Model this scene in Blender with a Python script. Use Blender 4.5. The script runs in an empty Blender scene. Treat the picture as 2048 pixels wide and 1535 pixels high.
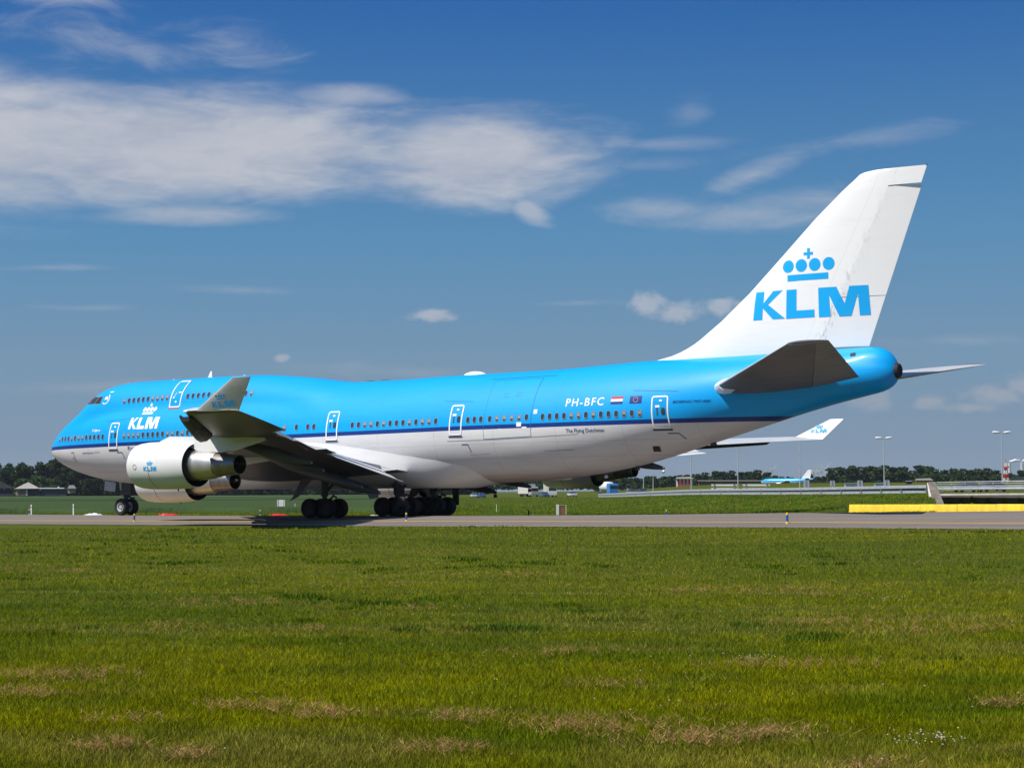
import bpy, bmesh, math, random
import numpy as np
from mathutils import Vector, Matrix
random.seed(7); RNG = np.random.default_rng(11)
PI = math.pi
SC = bpy.context.scene
COL = SC.collection

# ------------------------------------------------------------------ camera, sky, sun, exposure
# axes: x runs aft along the airliner, "P" runs to port (towards the camera) and is stored as -y, z is up, metres
CAM = np.array([107.80, 93.07, 1.641])          # (x, P, z)
YAW, PITCH, ROLL, FOC = 0.61096, 0.059412, -0.0043585, 3604.0
def V(p): return Vector((p[0], -p[1], p[2]))
_fw = np.array([-math.sin(YAW)*math.cos(PITCH), -math.cos(YAW)*math.cos(PITCH), math.sin(PITCH)])
_r = np.array([math.cos(YAW), -math.sin(YAW), 0.0])
cam_d = bpy.data.cameras.new('camera'); cam = bpy.data.objects.new('camera', cam_d); COL.objects.link(cam)
cam_d.sensor_width = 36.0; cam_d.lens = FOC/2048*36.0; cam_d.clip_start = 0.5; cam_d.clip_end = 20000
fwB, rB = V(_fw), V(_r); uB = rB.cross(fwB)
r2 = rB*math.cos(ROLL) + uB*math.sin(ROLL); u2 = uB*math.cos(ROLL) - rB*math.sin(ROLL)
cam.matrix_world = Matrix(((r2.x, u2.x, -fwB.x, CAM[0]), (r2.y, u2.y, -fwB.y, -CAM[1]), (r2.z, u2.z, -fwB.z, CAM[2]), (0, 0, 0, 1)))
SC.camera = cam

SUN = Vector((-0.28, -0.65, 1.0)).normalized()
SUN_EL = math.asin(SUN.z); SUN_AZ = math.atan2(SUN.x, SUN.y)
sun_d = bpy.data.lights.new('sun', 'SUN'); sun = bpy.data.objects.new('sun', sun_d); COL.objects.link(sun)
sun_d.energy = 5.0; sun_d.angle = math.radians(0.53); sun_d.color = (1.0, 0.955, 0.89)
sun.rotation_euler = SUN.to_track_quat('Z', 'Y').to_euler(); sun.location = (0, -60, 80)

SC.view_settings.view_transform = 'Standard'; SC.view_settings.look = 'None'
SC.view_settings.gamma = 1.0; SC.view_settings.exposure = 0.16; SC.view_settings.use_curve_mapping = False

class NT:
    """small helper for node trees"""
    def __init__(s, tree): s.t = tree; s.n = tree.nodes; s.l = tree.links
    def node(s, typ, **kw):
        n = s.n.new(typ)
        for k, v in kw.items(): setattr(n, k, v)
        return n
    def put(s, sock, v):
        if isinstance(v, (int, float)): sock.default_value = v
        elif isinstance(v, (tuple, list)):
            sock.default_value = tuple(v) + ((1.0,) if len(v) == 3 and len(sock.default_value) == 4 else ())
        else: s.l.new(v, sock)
    def m(s, op, a, b=0.0, c=None, clamp=False):
        n = s.node('ShaderNodeMath', operation=op, use_clamp=clamp)
        s.put(n.inputs[0], a); s.put(n.inputs[1], b)
        if c is not None: s.put(n.inputs[2], c)
        return n.outputs[0]
    def smooth(s, v, a, b, lo=0.0, hi=1.0):
        n = s.node('ShaderNodeMapRange', interpolation_type='SMOOTHSTEP')
        for k, q in zip(('Value', 'From Min', 'From Max', 'To Min', 'To Max'), (v, a, b, lo, hi)): s.put(n.inputs[k], q)
        return n.outputs['Result']
    def mix(s, f, a, b, mode='MIX'):
        n = s.node('ShaderNodeMix', data_type='RGBA', blend_type=mode)
        s.put(n.inputs[0], f); s.put(n.inputs[6], a); s.put(n.inputs[7], b)
        return n.outputs[2]
    def noise(s, vec, scale, detail=4.0, rough=0.55, dist=0.0):
        n = s.node('ShaderNodeTexNoise'); n.inputs['Scale'].default_value = scale
        n.inputs['Detail'].default_value = detail; n.inputs['Roughness'].default_value = rough
        n.inputs['Distortion'].default_value = dist
        if vec is not None: s.l.new(vec, n.inputs['Vector'])
        return n.outputs['Fac']
    def vscale(s, vec, sc, loc=(0, 0, 0)):
        n = s.node('ShaderNodeMapping'); s.l.new(vec, n.inputs['Vector'])
        n.inputs['Scale'].default_value = sc; n.inputs['Location'].default_value = loc
        return n.outputs['Vector']
    def xyz(s, vec):
        n = s.node('ShaderNodeSeparateXYZ'); s.l.new(vec, n.inputs[0]); return n.outputs
    def comb(s, x, y, z):
        n = s.node('ShaderNodeCombineXYZ'); s.put(n.inputs[0], x); s.put(n.inputs[1], y); s.put(n.inputs[2], z); return n.outputs[0]

def build_world():
    w = bpy.data.worlds.new('World'); SC.world = w; w.use_nodes = True
    t = NT(w.node_tree); w.node_tree.nodes.clear()
    out = t.node('ShaderNodeOutputWorld'); bg = t.node('ShaderNodeBackground'); t.l.new(bg.outputs[0], out.inputs[0])
    tc = t.node('ShaderNodeTexCoord'); d = tc.outputs['Generated']
    dx, dy, dz = t.xyz(d)
    sky = t.node('ShaderNodeTexSky', sky_type='NISHITA'); sky.sun_disc = False
    sky.sun_elevation = SUN_EL; sky.sun_rotation = SUN_AZ
    sky.altitude = 0; sky.air_density = 1.0; sky.dust_density = 0.3; sky.ozone_density = 2.5
    # clear, deep polarised-looking summer sky: the blue comes lower down than in the plain model
    zz = t.m('ADD', t.m('MULTIPLY', dz, 2.2), 0.16)
    t.l.new(t.comb(dx, dy, zz), sky.inputs['Vector'])
    hs = t.node('ShaderNodeHueSaturation'); hs.inputs['Saturation'].default_value = 1.22; hs.inputs['Value'].default_value = 1.20
    t.l.new(sky.outputs[0], hs.inputs['Color'])
    el = t.m('MULTIPLY', t.m('ARCSINE', dz), 180/PI)
    # measured colours of the clear air by elevation: dull near the horizon, deep blue from 15 degrees up
    rp = t.node('ShaderNodeValToRGB'); e_ = rp.color_ramp.elements
    for i_, (p_, c_) in enumerate(((0.0, (.235, .290, .355)), (4/90, (.188, .312, .435)), (8/90, (.105, .280, .485)), (15/90, (.028, .140, .410)), (35/90, (.034, .125, .37)), (1.0, (.030, .105, .32)))):
        q_ = e_[i_] if i_ < 2 else e_.new(p_)
        q_.position = p_; q_.color = c_+(1.0,)
    t.l.new(t.m('DIVIDE', el, 90.0, clamp=True), rp.inputs[0])
    gain = t.mix(1.0, rp.outputs[0], (11.2, 11.2, 11.2), 'MULTIPLY')
    col = t.mix(t.smooth(el, 16.0, 60.0, 0.90, 0.35), hs.outputs[0], gain)
    # ---- clouds on the dome, in bearing / elevation (degrees)
    az = t.m('MULTIPLY', t.m('ARCTAN2', dx, dy), 180/PI)
    wrp = t.node('ShaderNodeTexNoise'); wrp.inputs['Scale'].default_value = 6.0; wrp.inputs['Detail'].default_value = 1.5
    t.l.new(t.vscale(d, (1, 1, 2.6)), wrp.inputs['Vector'])
    wx, wy, wz = t.xyz(wrp.outputs['Color'])
    azw = t.m('ADD', az, t.m('MULTIPLY', t.m('SUBTRACT', wx, 0.5), 3.4))
    elw = t.m('ADD', el, t.m('MULTIPLY', t.m('SUBTRACT', wy, 0.5), 0.8))
    streak = t.noise(t.vscale(d, (1.0, 1.0, 4.5)), 9.0, 5.0, 0.58, 0.5)
    fine = t.noise(t.vscale(d, (1.0, 1.0, 3.0)), 40.0, 3.0, 0.6, 0.6)
    puff = t.noise(t.vscale(d, (1.0, 1.0, 1.4)), 60.0, 4.0, 0.6, 0.2)
    tex = t.m('ADD', t.m('MULTIPLY', streak, 0.62), t.m('MULTIPLY', fine, 0.38))
    def blob(px, py, rx, ry, tilt=0.0, warped=True):
        a0 = -35.0 + math.degrees(math.atan((px-1024)/FOC)); e0 = (982-py)/FOC*180/PI*0.985
        ra = rx/FOC*180/PI; re = ry/FOC*180/PI
        du = t.m('SUBTRACT', azw if warped else az, a0); dv = t.m('SUBTRACT', elw if warped else el, e0)
        if tilt: dv = t.m('SUBTRACT', dv, t.m('MULTIPLY', du, tilt))
        du = t.m('DIVIDE', du, ra); dv = t.m('DIVIDE', dv, re)
        q = t.m('ADD', t.m('MULTIPLY', du, du), t.m('MULTIPLY', dv, dv))
        return t.m('SUBTRACT', 1.0, t.m('SQRT', q))         # 1 centre, 0 rim, negative outside
    def union(bl):
        r = bl[0]
        for b in bl[1:]: r = t.m('SMOOTH_MAX', r, b, 0.12)
        return r
    layers = []
    soft = t.m('ADD', t.m('MULTIPLY', t.m('SUBTRACT', streak, 0.5), 1.0), t.m('MULTIPLY', t.m('SUBTRACT', fine, 0.5), 0.22))
    hair = t.noise(t.vscale(d, (1.0, 1.0, 3.2)), 16.0, 5.0, 0.62, 0.8)
    hr = t.m('MULTIPLY', t.m('SUBTRACT', hair, 0.5), 2.6)
    bank = union([blob(-100, 296, 820, 152), blob(330, 292, 640, 132), blob(930, 303, 320, 104)])
    layers.append(t.m('MULTIPLY', t.smooth(t.m('ADD', bank, soft), -0.10, 0.66), 0.92))
    fringe = union([blob(360, 425, 270, 30), blob(1070, 410, 60, 34, -0.5), blob(650, 190, 160, 34)])
    layers.append(t.m('MULTIPLY', t.smooth(t.m('ADD', fringe, soft), 0.0, 0.9), 0.62))
    wisp = union([blob(170, 90, 300, 75), blob(430, 95, 210, 65), blob(120, 20, 260, 30)])
    layers.append(t.m('MULTIPLY', t.smooth(t.m('ADD', wisp, hr), 0.15, 1.35), 0.48))
    right = union([blob(1330, 412, 170, 36), blob(1500, 425, 240, 42), blob(1530, 345, 130, 34, 0.4), blob(1640, 400, 160, 45)])
    layers.append(t.m('MULTIPLY', t.smooth(t.m('ADD', right, t.m('ADD', t.m('MULTIPLY', hr, 0.55), soft)), 0.05, 1.15), 0.50))
    thin = union([blob(1365, 215, 75, 40), blob(1330, 278, 260, 20), blob(1250, 320, 200, 22), blob(1750, 285, 260, 30, 0.1), blob(470, 580, 200, 13), blob(120, 537, 150, 9),
                  blob(1160, 603, 140, 9), blob(190, 615, 150, 10), blob(820, 735, 330, 30), blob(1930, 690, 240, 18), blob(250, 770, 300, 22)])
    layers.append(t.m('MULTIPLY', t.smooth(t.m('ADD', thin, t.m('MULTIPLY', hr, 0.8)), 0.1, 1.4), 0.28))
    cum = union([blob(1300, 610, 55, 30, 0, False), blob(1365, 620, 80, 26, 0, False), blob(1440, 612, 45, 24, 0, False), blob(1500, 618, 50, 22, 0, False), blob(862, 624, 55, 18, 0, False), blob(560, 713, 22, 13, 0, False),
                 blob(2000, 800, 80, 28, 0, False), blob(1860, 812, 40, 20, 0, False), blob(1735, 800, 60, 32, 0, False), blob(2050, 780, 60, 36, 0, False), blob(1950, 822, 80, 14, 0, False)])
    cumm = t.smooth(t.m('ADD', cum, t.m('MULTIPLY', t.m('SUBTRACT', puff, 0.5), 1.9)), 0.0, 0.75)
    layers.append(t.m('MULTIPLY', cumm, t.smooth(el, 1.0, 5.5, 0.36, 0.66)))
    # the same kind of broken sheet goes on over the rest of the sky
    hi = t.m('MAXIMUM', dz, 0.12); pl = t.comb(t.m('DIVIDE', dx, hi), t.m('DIVIDE', dy, hi), 0.0)
    gen = t.m('MULTIPLY', t.smooth(t.noise(pl, 0.55, 4.0, 0.58, 0.3), 0.50, 0.72), t.smooth(el, 16.0, 24.0))
    layers.append(t.m('MULTIPLY', gen, 0.6))
    tot = layers[0]
    for L in layers[1:]: tot = t.m('MAXIMUM', tot, L)
    shade = t.smooth(t.m('ADD', t.m('MULTIPLY', streak, 0.6), t.m('MULTIPLY', fine, 0.4)), 0.30, 0.66)
    ccol = t.mix(shade, (4.7, 5.1, 6.1), (6.1, 6.3, 6.9))
    ccol = t.mix(t.smooth(el, 1.5, 6.5, 0.55, 0.0), ccol, (3.6, 3.55, 3.75))
    col = t.mix(tot, col, ccol)
    t.l.new(col, bg.inputs['Color']); bg.inputs['Strength'].default_value = 0.080
build_world()
SC.world.cycles.sampling_method = 'MANUAL'; SC.world.cycles.sample_map_resolution = 256
SC.cycles.max_bounces = 5; SC.cycles.diffuse_bounces = 2; SC.cycles.glossy_bounces = 3; SC.cycles.transmission_bounces = 3; SC.cycles.transparent_max_bounces = 6

# ------------------------------------------------------------------ objects and meshes
def link(o, parent=None):
    COL.objects.link(o)
    if parent is not None:
        o.parent = parent
        p = parent; w = Vector((0, 0, 0))
        while p is not None: w += p.location; p = p.parent
        o.location = -w + o.location
    return o
def tag(o, label=None, cat=None, group=None, kind=None):
    for k, v in (('label', label), ('category', cat), ('group', group), ('kind', kind)):
        if v is not None: o[k] = v
    return o
def thing(name, loc, label, cat, group=None):
    o = bpy.data.objects.new(name, None); o.empty_display_size = 0.5; COL.objects.link(o); o.location = loc
    return tag(o, label, cat, group)
def shade(me, ang=35):
    me.polygons.foreach_set('use_smooth', [True]*len(me.polygons))
    if ang < 179:
        bm = bmesh.new(); bm.from_mesh(me)
        for e in bm.edges:
            if len(e.link_faces) == 2 and e.calc_face_angle(0) > math.radians(ang): e.smooth = False
        bm.to_mesh(me); bm.free()
class MB:
    """collects faces in (x, P, z) coordinates; build() makes ONE mesh object"""
    def __init__(s): s.v = []; s.f = []; s.mi = []
    def add(s, vs, fs, mi=0):
        b = len(s.v); s.v += [tuple(float(c) for c in q) for q in vs]
        for f in fs: s.f.append(tuple(b+i for i in f)); s.mi.append(mi)
        return s
    def box(s, c, sz, rz=0.0, mi=0, taper=1.0):
        x, y, z = sz[0]/2, sz[1]/2, sz[2]/2; ca, sa = math.cos(rz), math.sin(rz); vs = []
        for k, (a, b, e) in enumerate(((-1,-1,-1),(1,-1,-1),(1,1,-1),(-1,1,-1),(-1,-1,1),(1,-1,1),(1,1,1),(-1,1,1))):
            q = taper if e > 0 else 1.0; px, py = a*x*q, b*y*q
            vs.append((c[0]+px*ca-py*sa, c[1]+px*sa+py*ca, c[2]+e*z))
        return s.add(vs, [(0,3,2,1),(4,5,6,7),(0,1,5,4),(1,2,6,5),(2,3,7,6),(3,0,4,7)], mi)
    def loft(s, secs, cap=True, closed=True, mi=0):
        n = len(secs[0]); vs = [q for se in secs for q in se]; fs = []
        for i in range(len(secs)-1):
            for j in range(n if closed else n-1):
                k = (j+1) % n; fs.append((i*n+j, i*n+k, (i+1)*n+k, (i+1)*n+j))
        if cap and closed:
            fs.append(tuple(range(n-1, -1, -1))); fs.append(tuple(range((len(secs)-1)*n, len(secs)*n)))
        return s.add(vs, fs, mi)
    def tube(s, pts, r, n=8, mi=0, cap=True):
        pts = [Vector(p) for p in pts]; secs = []
        rr = r if isinstance(r, (list, tuple)) else [r]*len(pts)
        for i, p in enumerate(pts):
            tdir = (pts[min(i+1, len(pts)-1)] - pts[max(i-1, 0)]).normalized()
            a = tdir.cross(Vector((0, 0, 1)));
            if a.length < 1e-3: a = tdir.cross(Vector((1, 0, 0)))
            a.normalize(); b = tdir.cross(a)
            secs.append([tuple(p + (a*math.cos(2*PI*k/n) + b*math.sin(2*PI*k/n))*rr[i]) for k in range(n)])
        return s.loft(secs, cap, True, mi)
    def lathe_x(s, c, prof, n=40, mi=0, ca=0.0):
        secs = [[(c[0]+x, c[1]+r*math.cos(2*PI*k/n), c[2]+r*math.sin(2*PI*k/n)) for k in range(n)] for x, r in prof]
        return s.loft(secs, False, True, mi)
    def lathe_y(s, c, prof, n=28, mi=0):
        secs = [[(c[0]+r*math.cos(2*PI*k/n), c[1]+y, c[2]+r*math.sin(2*PI*k/n)) for k in range(n)] for y, r in prof]
        return s.loft(secs, False, True, mi)
    def lathe_z(s, c, prof, n=16, mi=0):
        secs = [[(c[0]+r*math.cos(2*PI*k/n), c[1]+r*math.sin(2*PI*k/n), c[2]+z) for k in range(n)] for z, r in prof]
        return s.loft(secs, True, True, mi)
    def prism(s, poly, y0, y1, mi=0):
        """poly in (x,z), extruded between P=y0 and P=y1"""
        n = len(poly); vs = [(x, y0, z) for x, z in poly] + [(x, y1, z) for x, z in poly]
        fs = [(i, (i+1) % n, n+(i+1) % n, n+i) for i in range(n)] + [tuple(range(n-1, -1, -1)), tuple(range(n, 2*n))]
        return s.add(vs, fs, mi)
    def mesh(s, name, mats, ang=35, fix=True):
        me = bpy.data.meshes.new(name); me.from_pydata([(a, -b, c) for a, b, c in s.v], [], [tuple(reversed(f)) for f in s.f])
        for m_ in (mats if isinstance(mats, (list, tuple)) else [mats]): me.materials.append(m_)
        me.polygons.foreach_set('material_index', s.mi)
        if fix:
            bm = bmesh.new(); bm.from_mesh(me); bmesh.ops.recalc_face_normals(bm, faces=bm.faces); bm.to_mesh(me); bm.free()
        if ang: shade(me, ang)
        me.update(); return me
    def build(s, name, mats, parent=None, ang=35, fix=True, under=None):
        if under is not None:
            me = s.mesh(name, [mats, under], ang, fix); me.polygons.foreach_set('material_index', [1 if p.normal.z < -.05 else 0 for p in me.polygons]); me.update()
            return link(bpy.data.objects.new(name, me), parent)
        return link(bpy.data.objects.new(name, s.mesh(name, mats, ang, fix)), parent)
def copy_tree(o, loc, rz=None, label=None):
    c = o.copy(); COL.objects.link(c); c.location = loc
    if rz is not None: c.rotation_euler[2] = rz
    if label: c['label'] = label
    for ch in o.children:
        k = ch.copy(); COL.objects.link(k); k.parent = c
        for g in ch.children:
            q = g.copy(); COL.objects.link(q); q.parent = k
    return c

# ------------------------------------------------------------------ materials
def mat(name, col, rough=0.5, metal=0.0, var=0.0, vscale=3.0, bump=0.0, bscale=30.0, coat=0.0, stretch=(1, 1, 1), spec=None):
    m_ = bpy.data.materials.new(name); m_.use_nodes = True; t = NT(m_.node_tree); b = m_.node_tree.nodes['Principled BSDF']
    b.inputs['Roughness'].default_value = rough; b.inputs['Metallic'].default_value = metal
    b.inputs['Coat Weight'].default_value = coat; b.inputs['Coat Roughness'].default_value = 0.08
    if spec is not None: b.inputs['Specular IOR Level'].default_value = spec
    tc = t.node('ShaderNodeTexCoord'); v = t.vscale(tc.outputs['Object'], stretch)
    n = t.noise(v, vscale, 5.0, 0.6)
    lo = tuple(max(0, c*(1-var)) for c in col); hi = tuple(min(1, c*(1+var)) for c in col)
    t.l.new(t.mix(t.smooth(n, 0.3, 0.7), lo, hi), b.inputs['Base Color'])
    if bump:
        bp = t.node('ShaderNodeBump'); bp.inputs['Strength'].default_value = bump; bp.inputs['Distance'].default_value = 0.02
        t.l.new(t.noise(v, bscale, 4.0), bp.inputs['Height']); t.l.new(bp.outputs[0], b.inputs['Normal'])
    return m_
BLUE = (0.004, 0.375, 0.80); NAVY = (0.006, 0.035, 0.20); WHITE = (0.80, 0.80, 0.80)
M = {}
M['white'] = mat('white_paint', (0.80, 0.80, 0.79), 0.32, 0, 0.03, 0.8, coat=0.3, stretch=(0.4, 1, 1.5))
M['nacelle'] = mat('nacelle_paint', (0.74, 0.74, 0.735), 0.42, 0, 0.05, 1.2, stretch=(0.5, 1, 1), spec=0.35)
M['winglet'] = mat('winglet_grey_paint', (0.50, 0.50, 0.49), 0.34, 0, 0.10, 0.9, coat=0.2)  # port winglet only: white greyed to carry its shaded outer face
M['decal_white'] = mat('white_lettering', (0.86, 0.86, 0.86), 0.4)
M['decal_blue'] = mat('blue_lettering', BLUE, 0.4)
M['decal_deep'] = mat('deep_blue_lettering', (0.01, 0.13, 0.42), 0.4)
M['decal_navy'] = mat('navy_lettering', NAVY, 0.4)
M['decal_red'] = mat('flag_red', (0.55, 0.01, 0.03), 0.4)
M['decal_flagblue'] = mat('flag_blue', (0.01, 0.03, 0.22), 0.4)
M['decal_gold'] = mat('flag_gold', (0.85, 0.55, 0.03), 0.4)
M['line'] = mat('seam_line', (0.01, 0.16, 0.34), 0.6)
M['grey_line'] = mat('grey_seam_line', (0.30, 0.30, 0.31), 0.6)
M['sill'] = mat('door_sill', (0.03, 0.04, 0.09), 0.5)
M['wframe'] = mat('window_frame', (0.26, 0.36, 0.42), 0.4, 0.2)
M['pane'] = mat('window_pane', (0.045, 0.05, 0.06), 0.08, 0, 0.1)
M['blind'] = mat('window_blind', (0.30, 0.29, 0.28), 0.5)
M['shield'] = mat('windshield_glass', (0.05, 0.04, 0.04), 0.05)
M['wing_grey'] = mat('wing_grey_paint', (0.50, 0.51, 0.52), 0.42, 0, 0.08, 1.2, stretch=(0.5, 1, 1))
M['wing_under'] = mat('wing_underside_paint', (0.105, 0.106, 0.108), 0.45, 0, 0.14, 0.7)  # grey underside paint, darkened: the shade below is put into the colour
M['flap_grey'] = mat('flap_paint', (0.62, 0.62, 0.62), 0.38, 0, 0.08, 2.0, stretch=(1, 0.3, 1))
M['dark_grey'] = mat('dark_grey_mechanism', (0.06, 0.06, 0.065), 0.6, 0.2, 0.3)
M['metal'] = mat('bare_metal', (0.62, 0.62, 0.62), 0.28, 0.9, 0.05)
M['core'] = mat('core_metal', (0.60, 0.57, 0.53), 0.44, 0.85, 0.12, 2.0, stretch=(3, 1, 1))
M['nozzle'] = mat('hot_nozzle_metal', (0.30, 0.27, 0.25), 0.42, 0.85, 0.2, 2.0)
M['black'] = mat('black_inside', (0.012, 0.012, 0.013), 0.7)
M['tyre'] = mat('tyre_rubber', (0.012, 0.012, 0.013), 0.75, 0, 0.2, 8)
M['rim'] = mat('wheel_rim', (0.55, 0.56, 0.57), 0.4, 0.4)
M['rim_dark'] = mat('dusty_wheel_rim', (0.045, 0.045, 0.045), 0.6, 0.2)  # main wheel rims, much darker than those of the nose wheels
M['strut'] = mat('gear_strut', (0.045, 0.045, 0.05), 0.5, 0.3, 0.2)
M['gear_door'] = mat('gear_door_paint', (0.42, 0.42, 0.42), 0.45, 0, 0.1)
M['beacon'] = mat('white_lens', (0.85, 0.85, 0.83), 0.15)
M['redtip'] = mat('red_tip_paint', (0.16, 0.012, 0.02), 0.4)

def fuselage_paint():
    m_ = bpy.data.materials.new('airliner_livery'); m_.use_nodes = True; t = NT(m_.node_tree); b = m_.node_tree.nodes['Principled BSDF']
    tc = t.node('ShaderNodeTexCoord'); o = tc.outputs['Object']; x, y, z = t.xyz(o)
    top = t.m('MINIMUM', t.m('ADD', t.m('MULTIPLY', x, 0.0145), 5.10), t.m('ADD', t.m('MULTIPLY', x, 0.006), 5.45))
    h = t.m('SUBTRACT', z, top)
    blue = t.m('GREATER_THAN', h, 0.0); navy = t.m('GREATER_THAN', h, -0.26)
    n1 = t.noise(t.vscale(o, (0.25, 1, 1)), 0.9, 5, 0.6)
    n2 = t.noise(t.vscale(o, (0.12, 1, 1.6)), 3.0, 6, 0.65)
    belly = t.mix(t.smooth(n1, 0.3, 0.7), (0.60, 0.60, 0.605), (0.68, 0.68, 0.68))
    # exhaust and hydraulic grime that streams aft along the keel, worst behind the wheel wells
    grime = t.m('MULTIPLY', t.smooth(t.m('ADD', z, t.m('MULTIPLY', n2, 0.9)), 3.6, 2.5), t.smooth(x, 36.0, 42.0))
    grime = t.m('MULTIPLY', grime, t.smooth(x, 58.0, 48.0, 0.25, 1.0))
    belly = t.mix(t.m('MULTIPLY', grime, 0.75), belly, (0.22, 0.105, 0.035))
    film = t.m('MULTIPLY', t.smooth(n2, 0.45, 0.75), 0.22)
    belly = t.mix(film, belly, (0.45, 0.44, 0.42))
    bl = t.mix(t.smooth(n1, 0.25, 0.75), (0.0, 0.325, 0.76), (0.0, 0.355, 0.80))
    bl = t.mix(t.m('MULTIPLY', t.smooth(n2, 0.55, 0.8), 0.12), bl, (0.02, 0.30, 0.58))
    col = t.mix(navy, belly, NAVY); col = t.mix(blue, col, bl)
    # skin seams every few frames and along three stringers
    fx = t.m('FRACT', t.m('DIVIDE', x, 4.57)); seam = t.m('LESS_THAN', t.m('ABSOLUTE', t.m('SUBTRACT', fx, 0.5)), 0.0022)
    for zz in (3.55, 4.45, 6.55, 7.95): seam = t.m('MAXIMUM', seam, t.m('LESS_THAN', t.m('ABSOLUTE', t.m('SUBTRACT', h, zz-5.6)), 0.009))
    col = t.mix(t.m('MULTIPLY', seam, 0.36), col, (0.05, 0.09, 0.13))
    t.l.new(col, b.inputs['Base Color'])
    b.inputs['Roughness'].default_value = 0.46; b.inputs['Specular IOR Level'].default_value = 0.30; b.inputs['Coat Weight'].default_value = 0.07; b.inputs['Coat Roughness'].default_value = 0.15
    bp = t.node('ShaderNodeBump'); bp.inputs['Strength'].default_value = 0.10; bp.inputs['Distance'].default_value = 0.03
    t.l.new(t.noise(t.vscale(o, (1.0, 1.0, 1.0)), 1.6, 2.0), bp.inputs['Height']); t.l.new(bp.outputs[0], b.inputs['Normal'])
    return m_
M['livery'] = fuselage_paint()
def fin_paint():
    m_ = bpy.data.materials.new('fin_white_paint'); m_.use_nodes = True; t = NT(m_.node_tree); b = m_.node_tree.nodes['Principled BSDF']
    tc = t.node('ShaderNodeTexCoord'); o = tc.outputs['Object']; x, y, z = t.xyz(o)
    hinge = t.m('ADD', t.m('MULTIPLY', t.m('SUBTRACT', z, 9.79), 0.4994), 63.9)
    d = t.m('SUBTRACT', hinge, x)
    n = t.noise(t.vscale(o, (2.2, 1, 0.8)), 2.2, 7, 0.7, 0.6)
    g = t.m('MULTIPLY', t.smooth(t.m('ABSOLUTE', d), 0.55, 0.0), t.smooth(n, 0.48, 0.70))
    g = t.m('MULTIPLY', g, t.smooth(z, 17.5, 9.5, 0.20, 1.0))
    col = t.mix(g, (0.82, 0.82, 0.81), (0.20, 0.19, 0.17))
    ln = t.m('LESS_THAN', t.m('ABSOLUTE', t.m('SUBTRACT', d, 0.85)), 0.02)
    col = t.mix(t.m('MULTIPLY', ln, 0.18), col, (0.3, 0.3, 0.3))
    col = t.mix(t.m('MULTIPLY', t.smooth(t.noise(t.vscale(o, (0.4, 1, 3)), 1.5, 5), 0.5, 0.8), 0.14), col, (0.52, 0.52, 0.52))
    t.l.new(col, b.inputs['Base Color']); b.inputs['Roughness'].default_value = 0.36; b.inputs['Coat Weight'].default_value = 0.2
    return m_
M['fin'] = fin_paint()

# ------------------------------------------------------------------ ground
def mono(xs, ys):
    xs = np.array(xs, float); ys = np.array(ys, float); h = np.diff(xs); d = np.diff(ys)/h; m_ = np.zeros(len(xs)); m_[0] = d[0]; m_[-1] = d[-1]
    for i in range(1, len(xs)-1):
        if d[i-1]*d[i] > 0:
            w1 = 2*h[i]+h[i-1]; w2 = h[i]+2*h[i-1]; m_[i] = (w1+w2)/(w1/d[i-1]+w2/d[i])
    def f(x):
        x = np.clip(x, xs[0], xs[-1]); i = np.clip(np.searchsorted(xs, x)-1, 0, len(xs)-2)
        t = (x-xs[i])/h[i]; t2 = t*t; t3 = t2*t
        return (2*t3-3*t2+1)*ys[i]+(t3-2*t2+t)*h[i]*m_[i]+(-2*t3+3*t2)*ys[i+1]+(t3-t2)*h[i]*m_[i+1]
    return f
CREST = mono([-400, 8, 20, 33, 45, 60, 75, 100, 140, 200, 400], [0, 0, .035, .075, .15, .32, .5, .8, 1.1, 1.3, 1.5])
NEAR = mono([-300, -20, 16.5, 38, 57, 72.5, 85.6, 110, 200], [18.2, 18.4, 18.7, 19.2, 22.1, 25.4, 29.3, 38, 75])
YLINE = mono([-300, -20, 9.7, 43, 68.7, 83, 110, 200], [13.2, 13.2, 13.0, 12.4, 18.0, 22.4, 31.5, 66])
FARP = -15.0
_fh = np.array([-math.sin(YAW), -math.cos(YAW)])
def bearing(u, d):
    """ground point (x, P) at depth d metres from where the photographer stands, u = sideways tangent*FOC + 1024"""
    k = (u-1024.0)/FOC
    return CAM[0] + d*(_fh[0]+_r[0]*k), CAM[1] + d*(_fh[1]+_r[1]*k)
ROAD_D = mono([700, 950, 1100, 1215, 1300, 1400, 1600, 1850, 2100, 2500], [620, 560, 460, 350, 285, 235, 188, 157, 146, 138])
ROAD_Z = mono([700, 950, 1100, 1215, 1300, 1400, 1600, 1850, 2100, 2500], [-.25, -.2, 0.0, .35, .75, 1.0, 1.08, 1.22, 1.28, 1.3])
def sst(a, b, x): t = np.clip((x-a)/(b-a), 0, 1); return t*t*(3-2*t)
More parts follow.
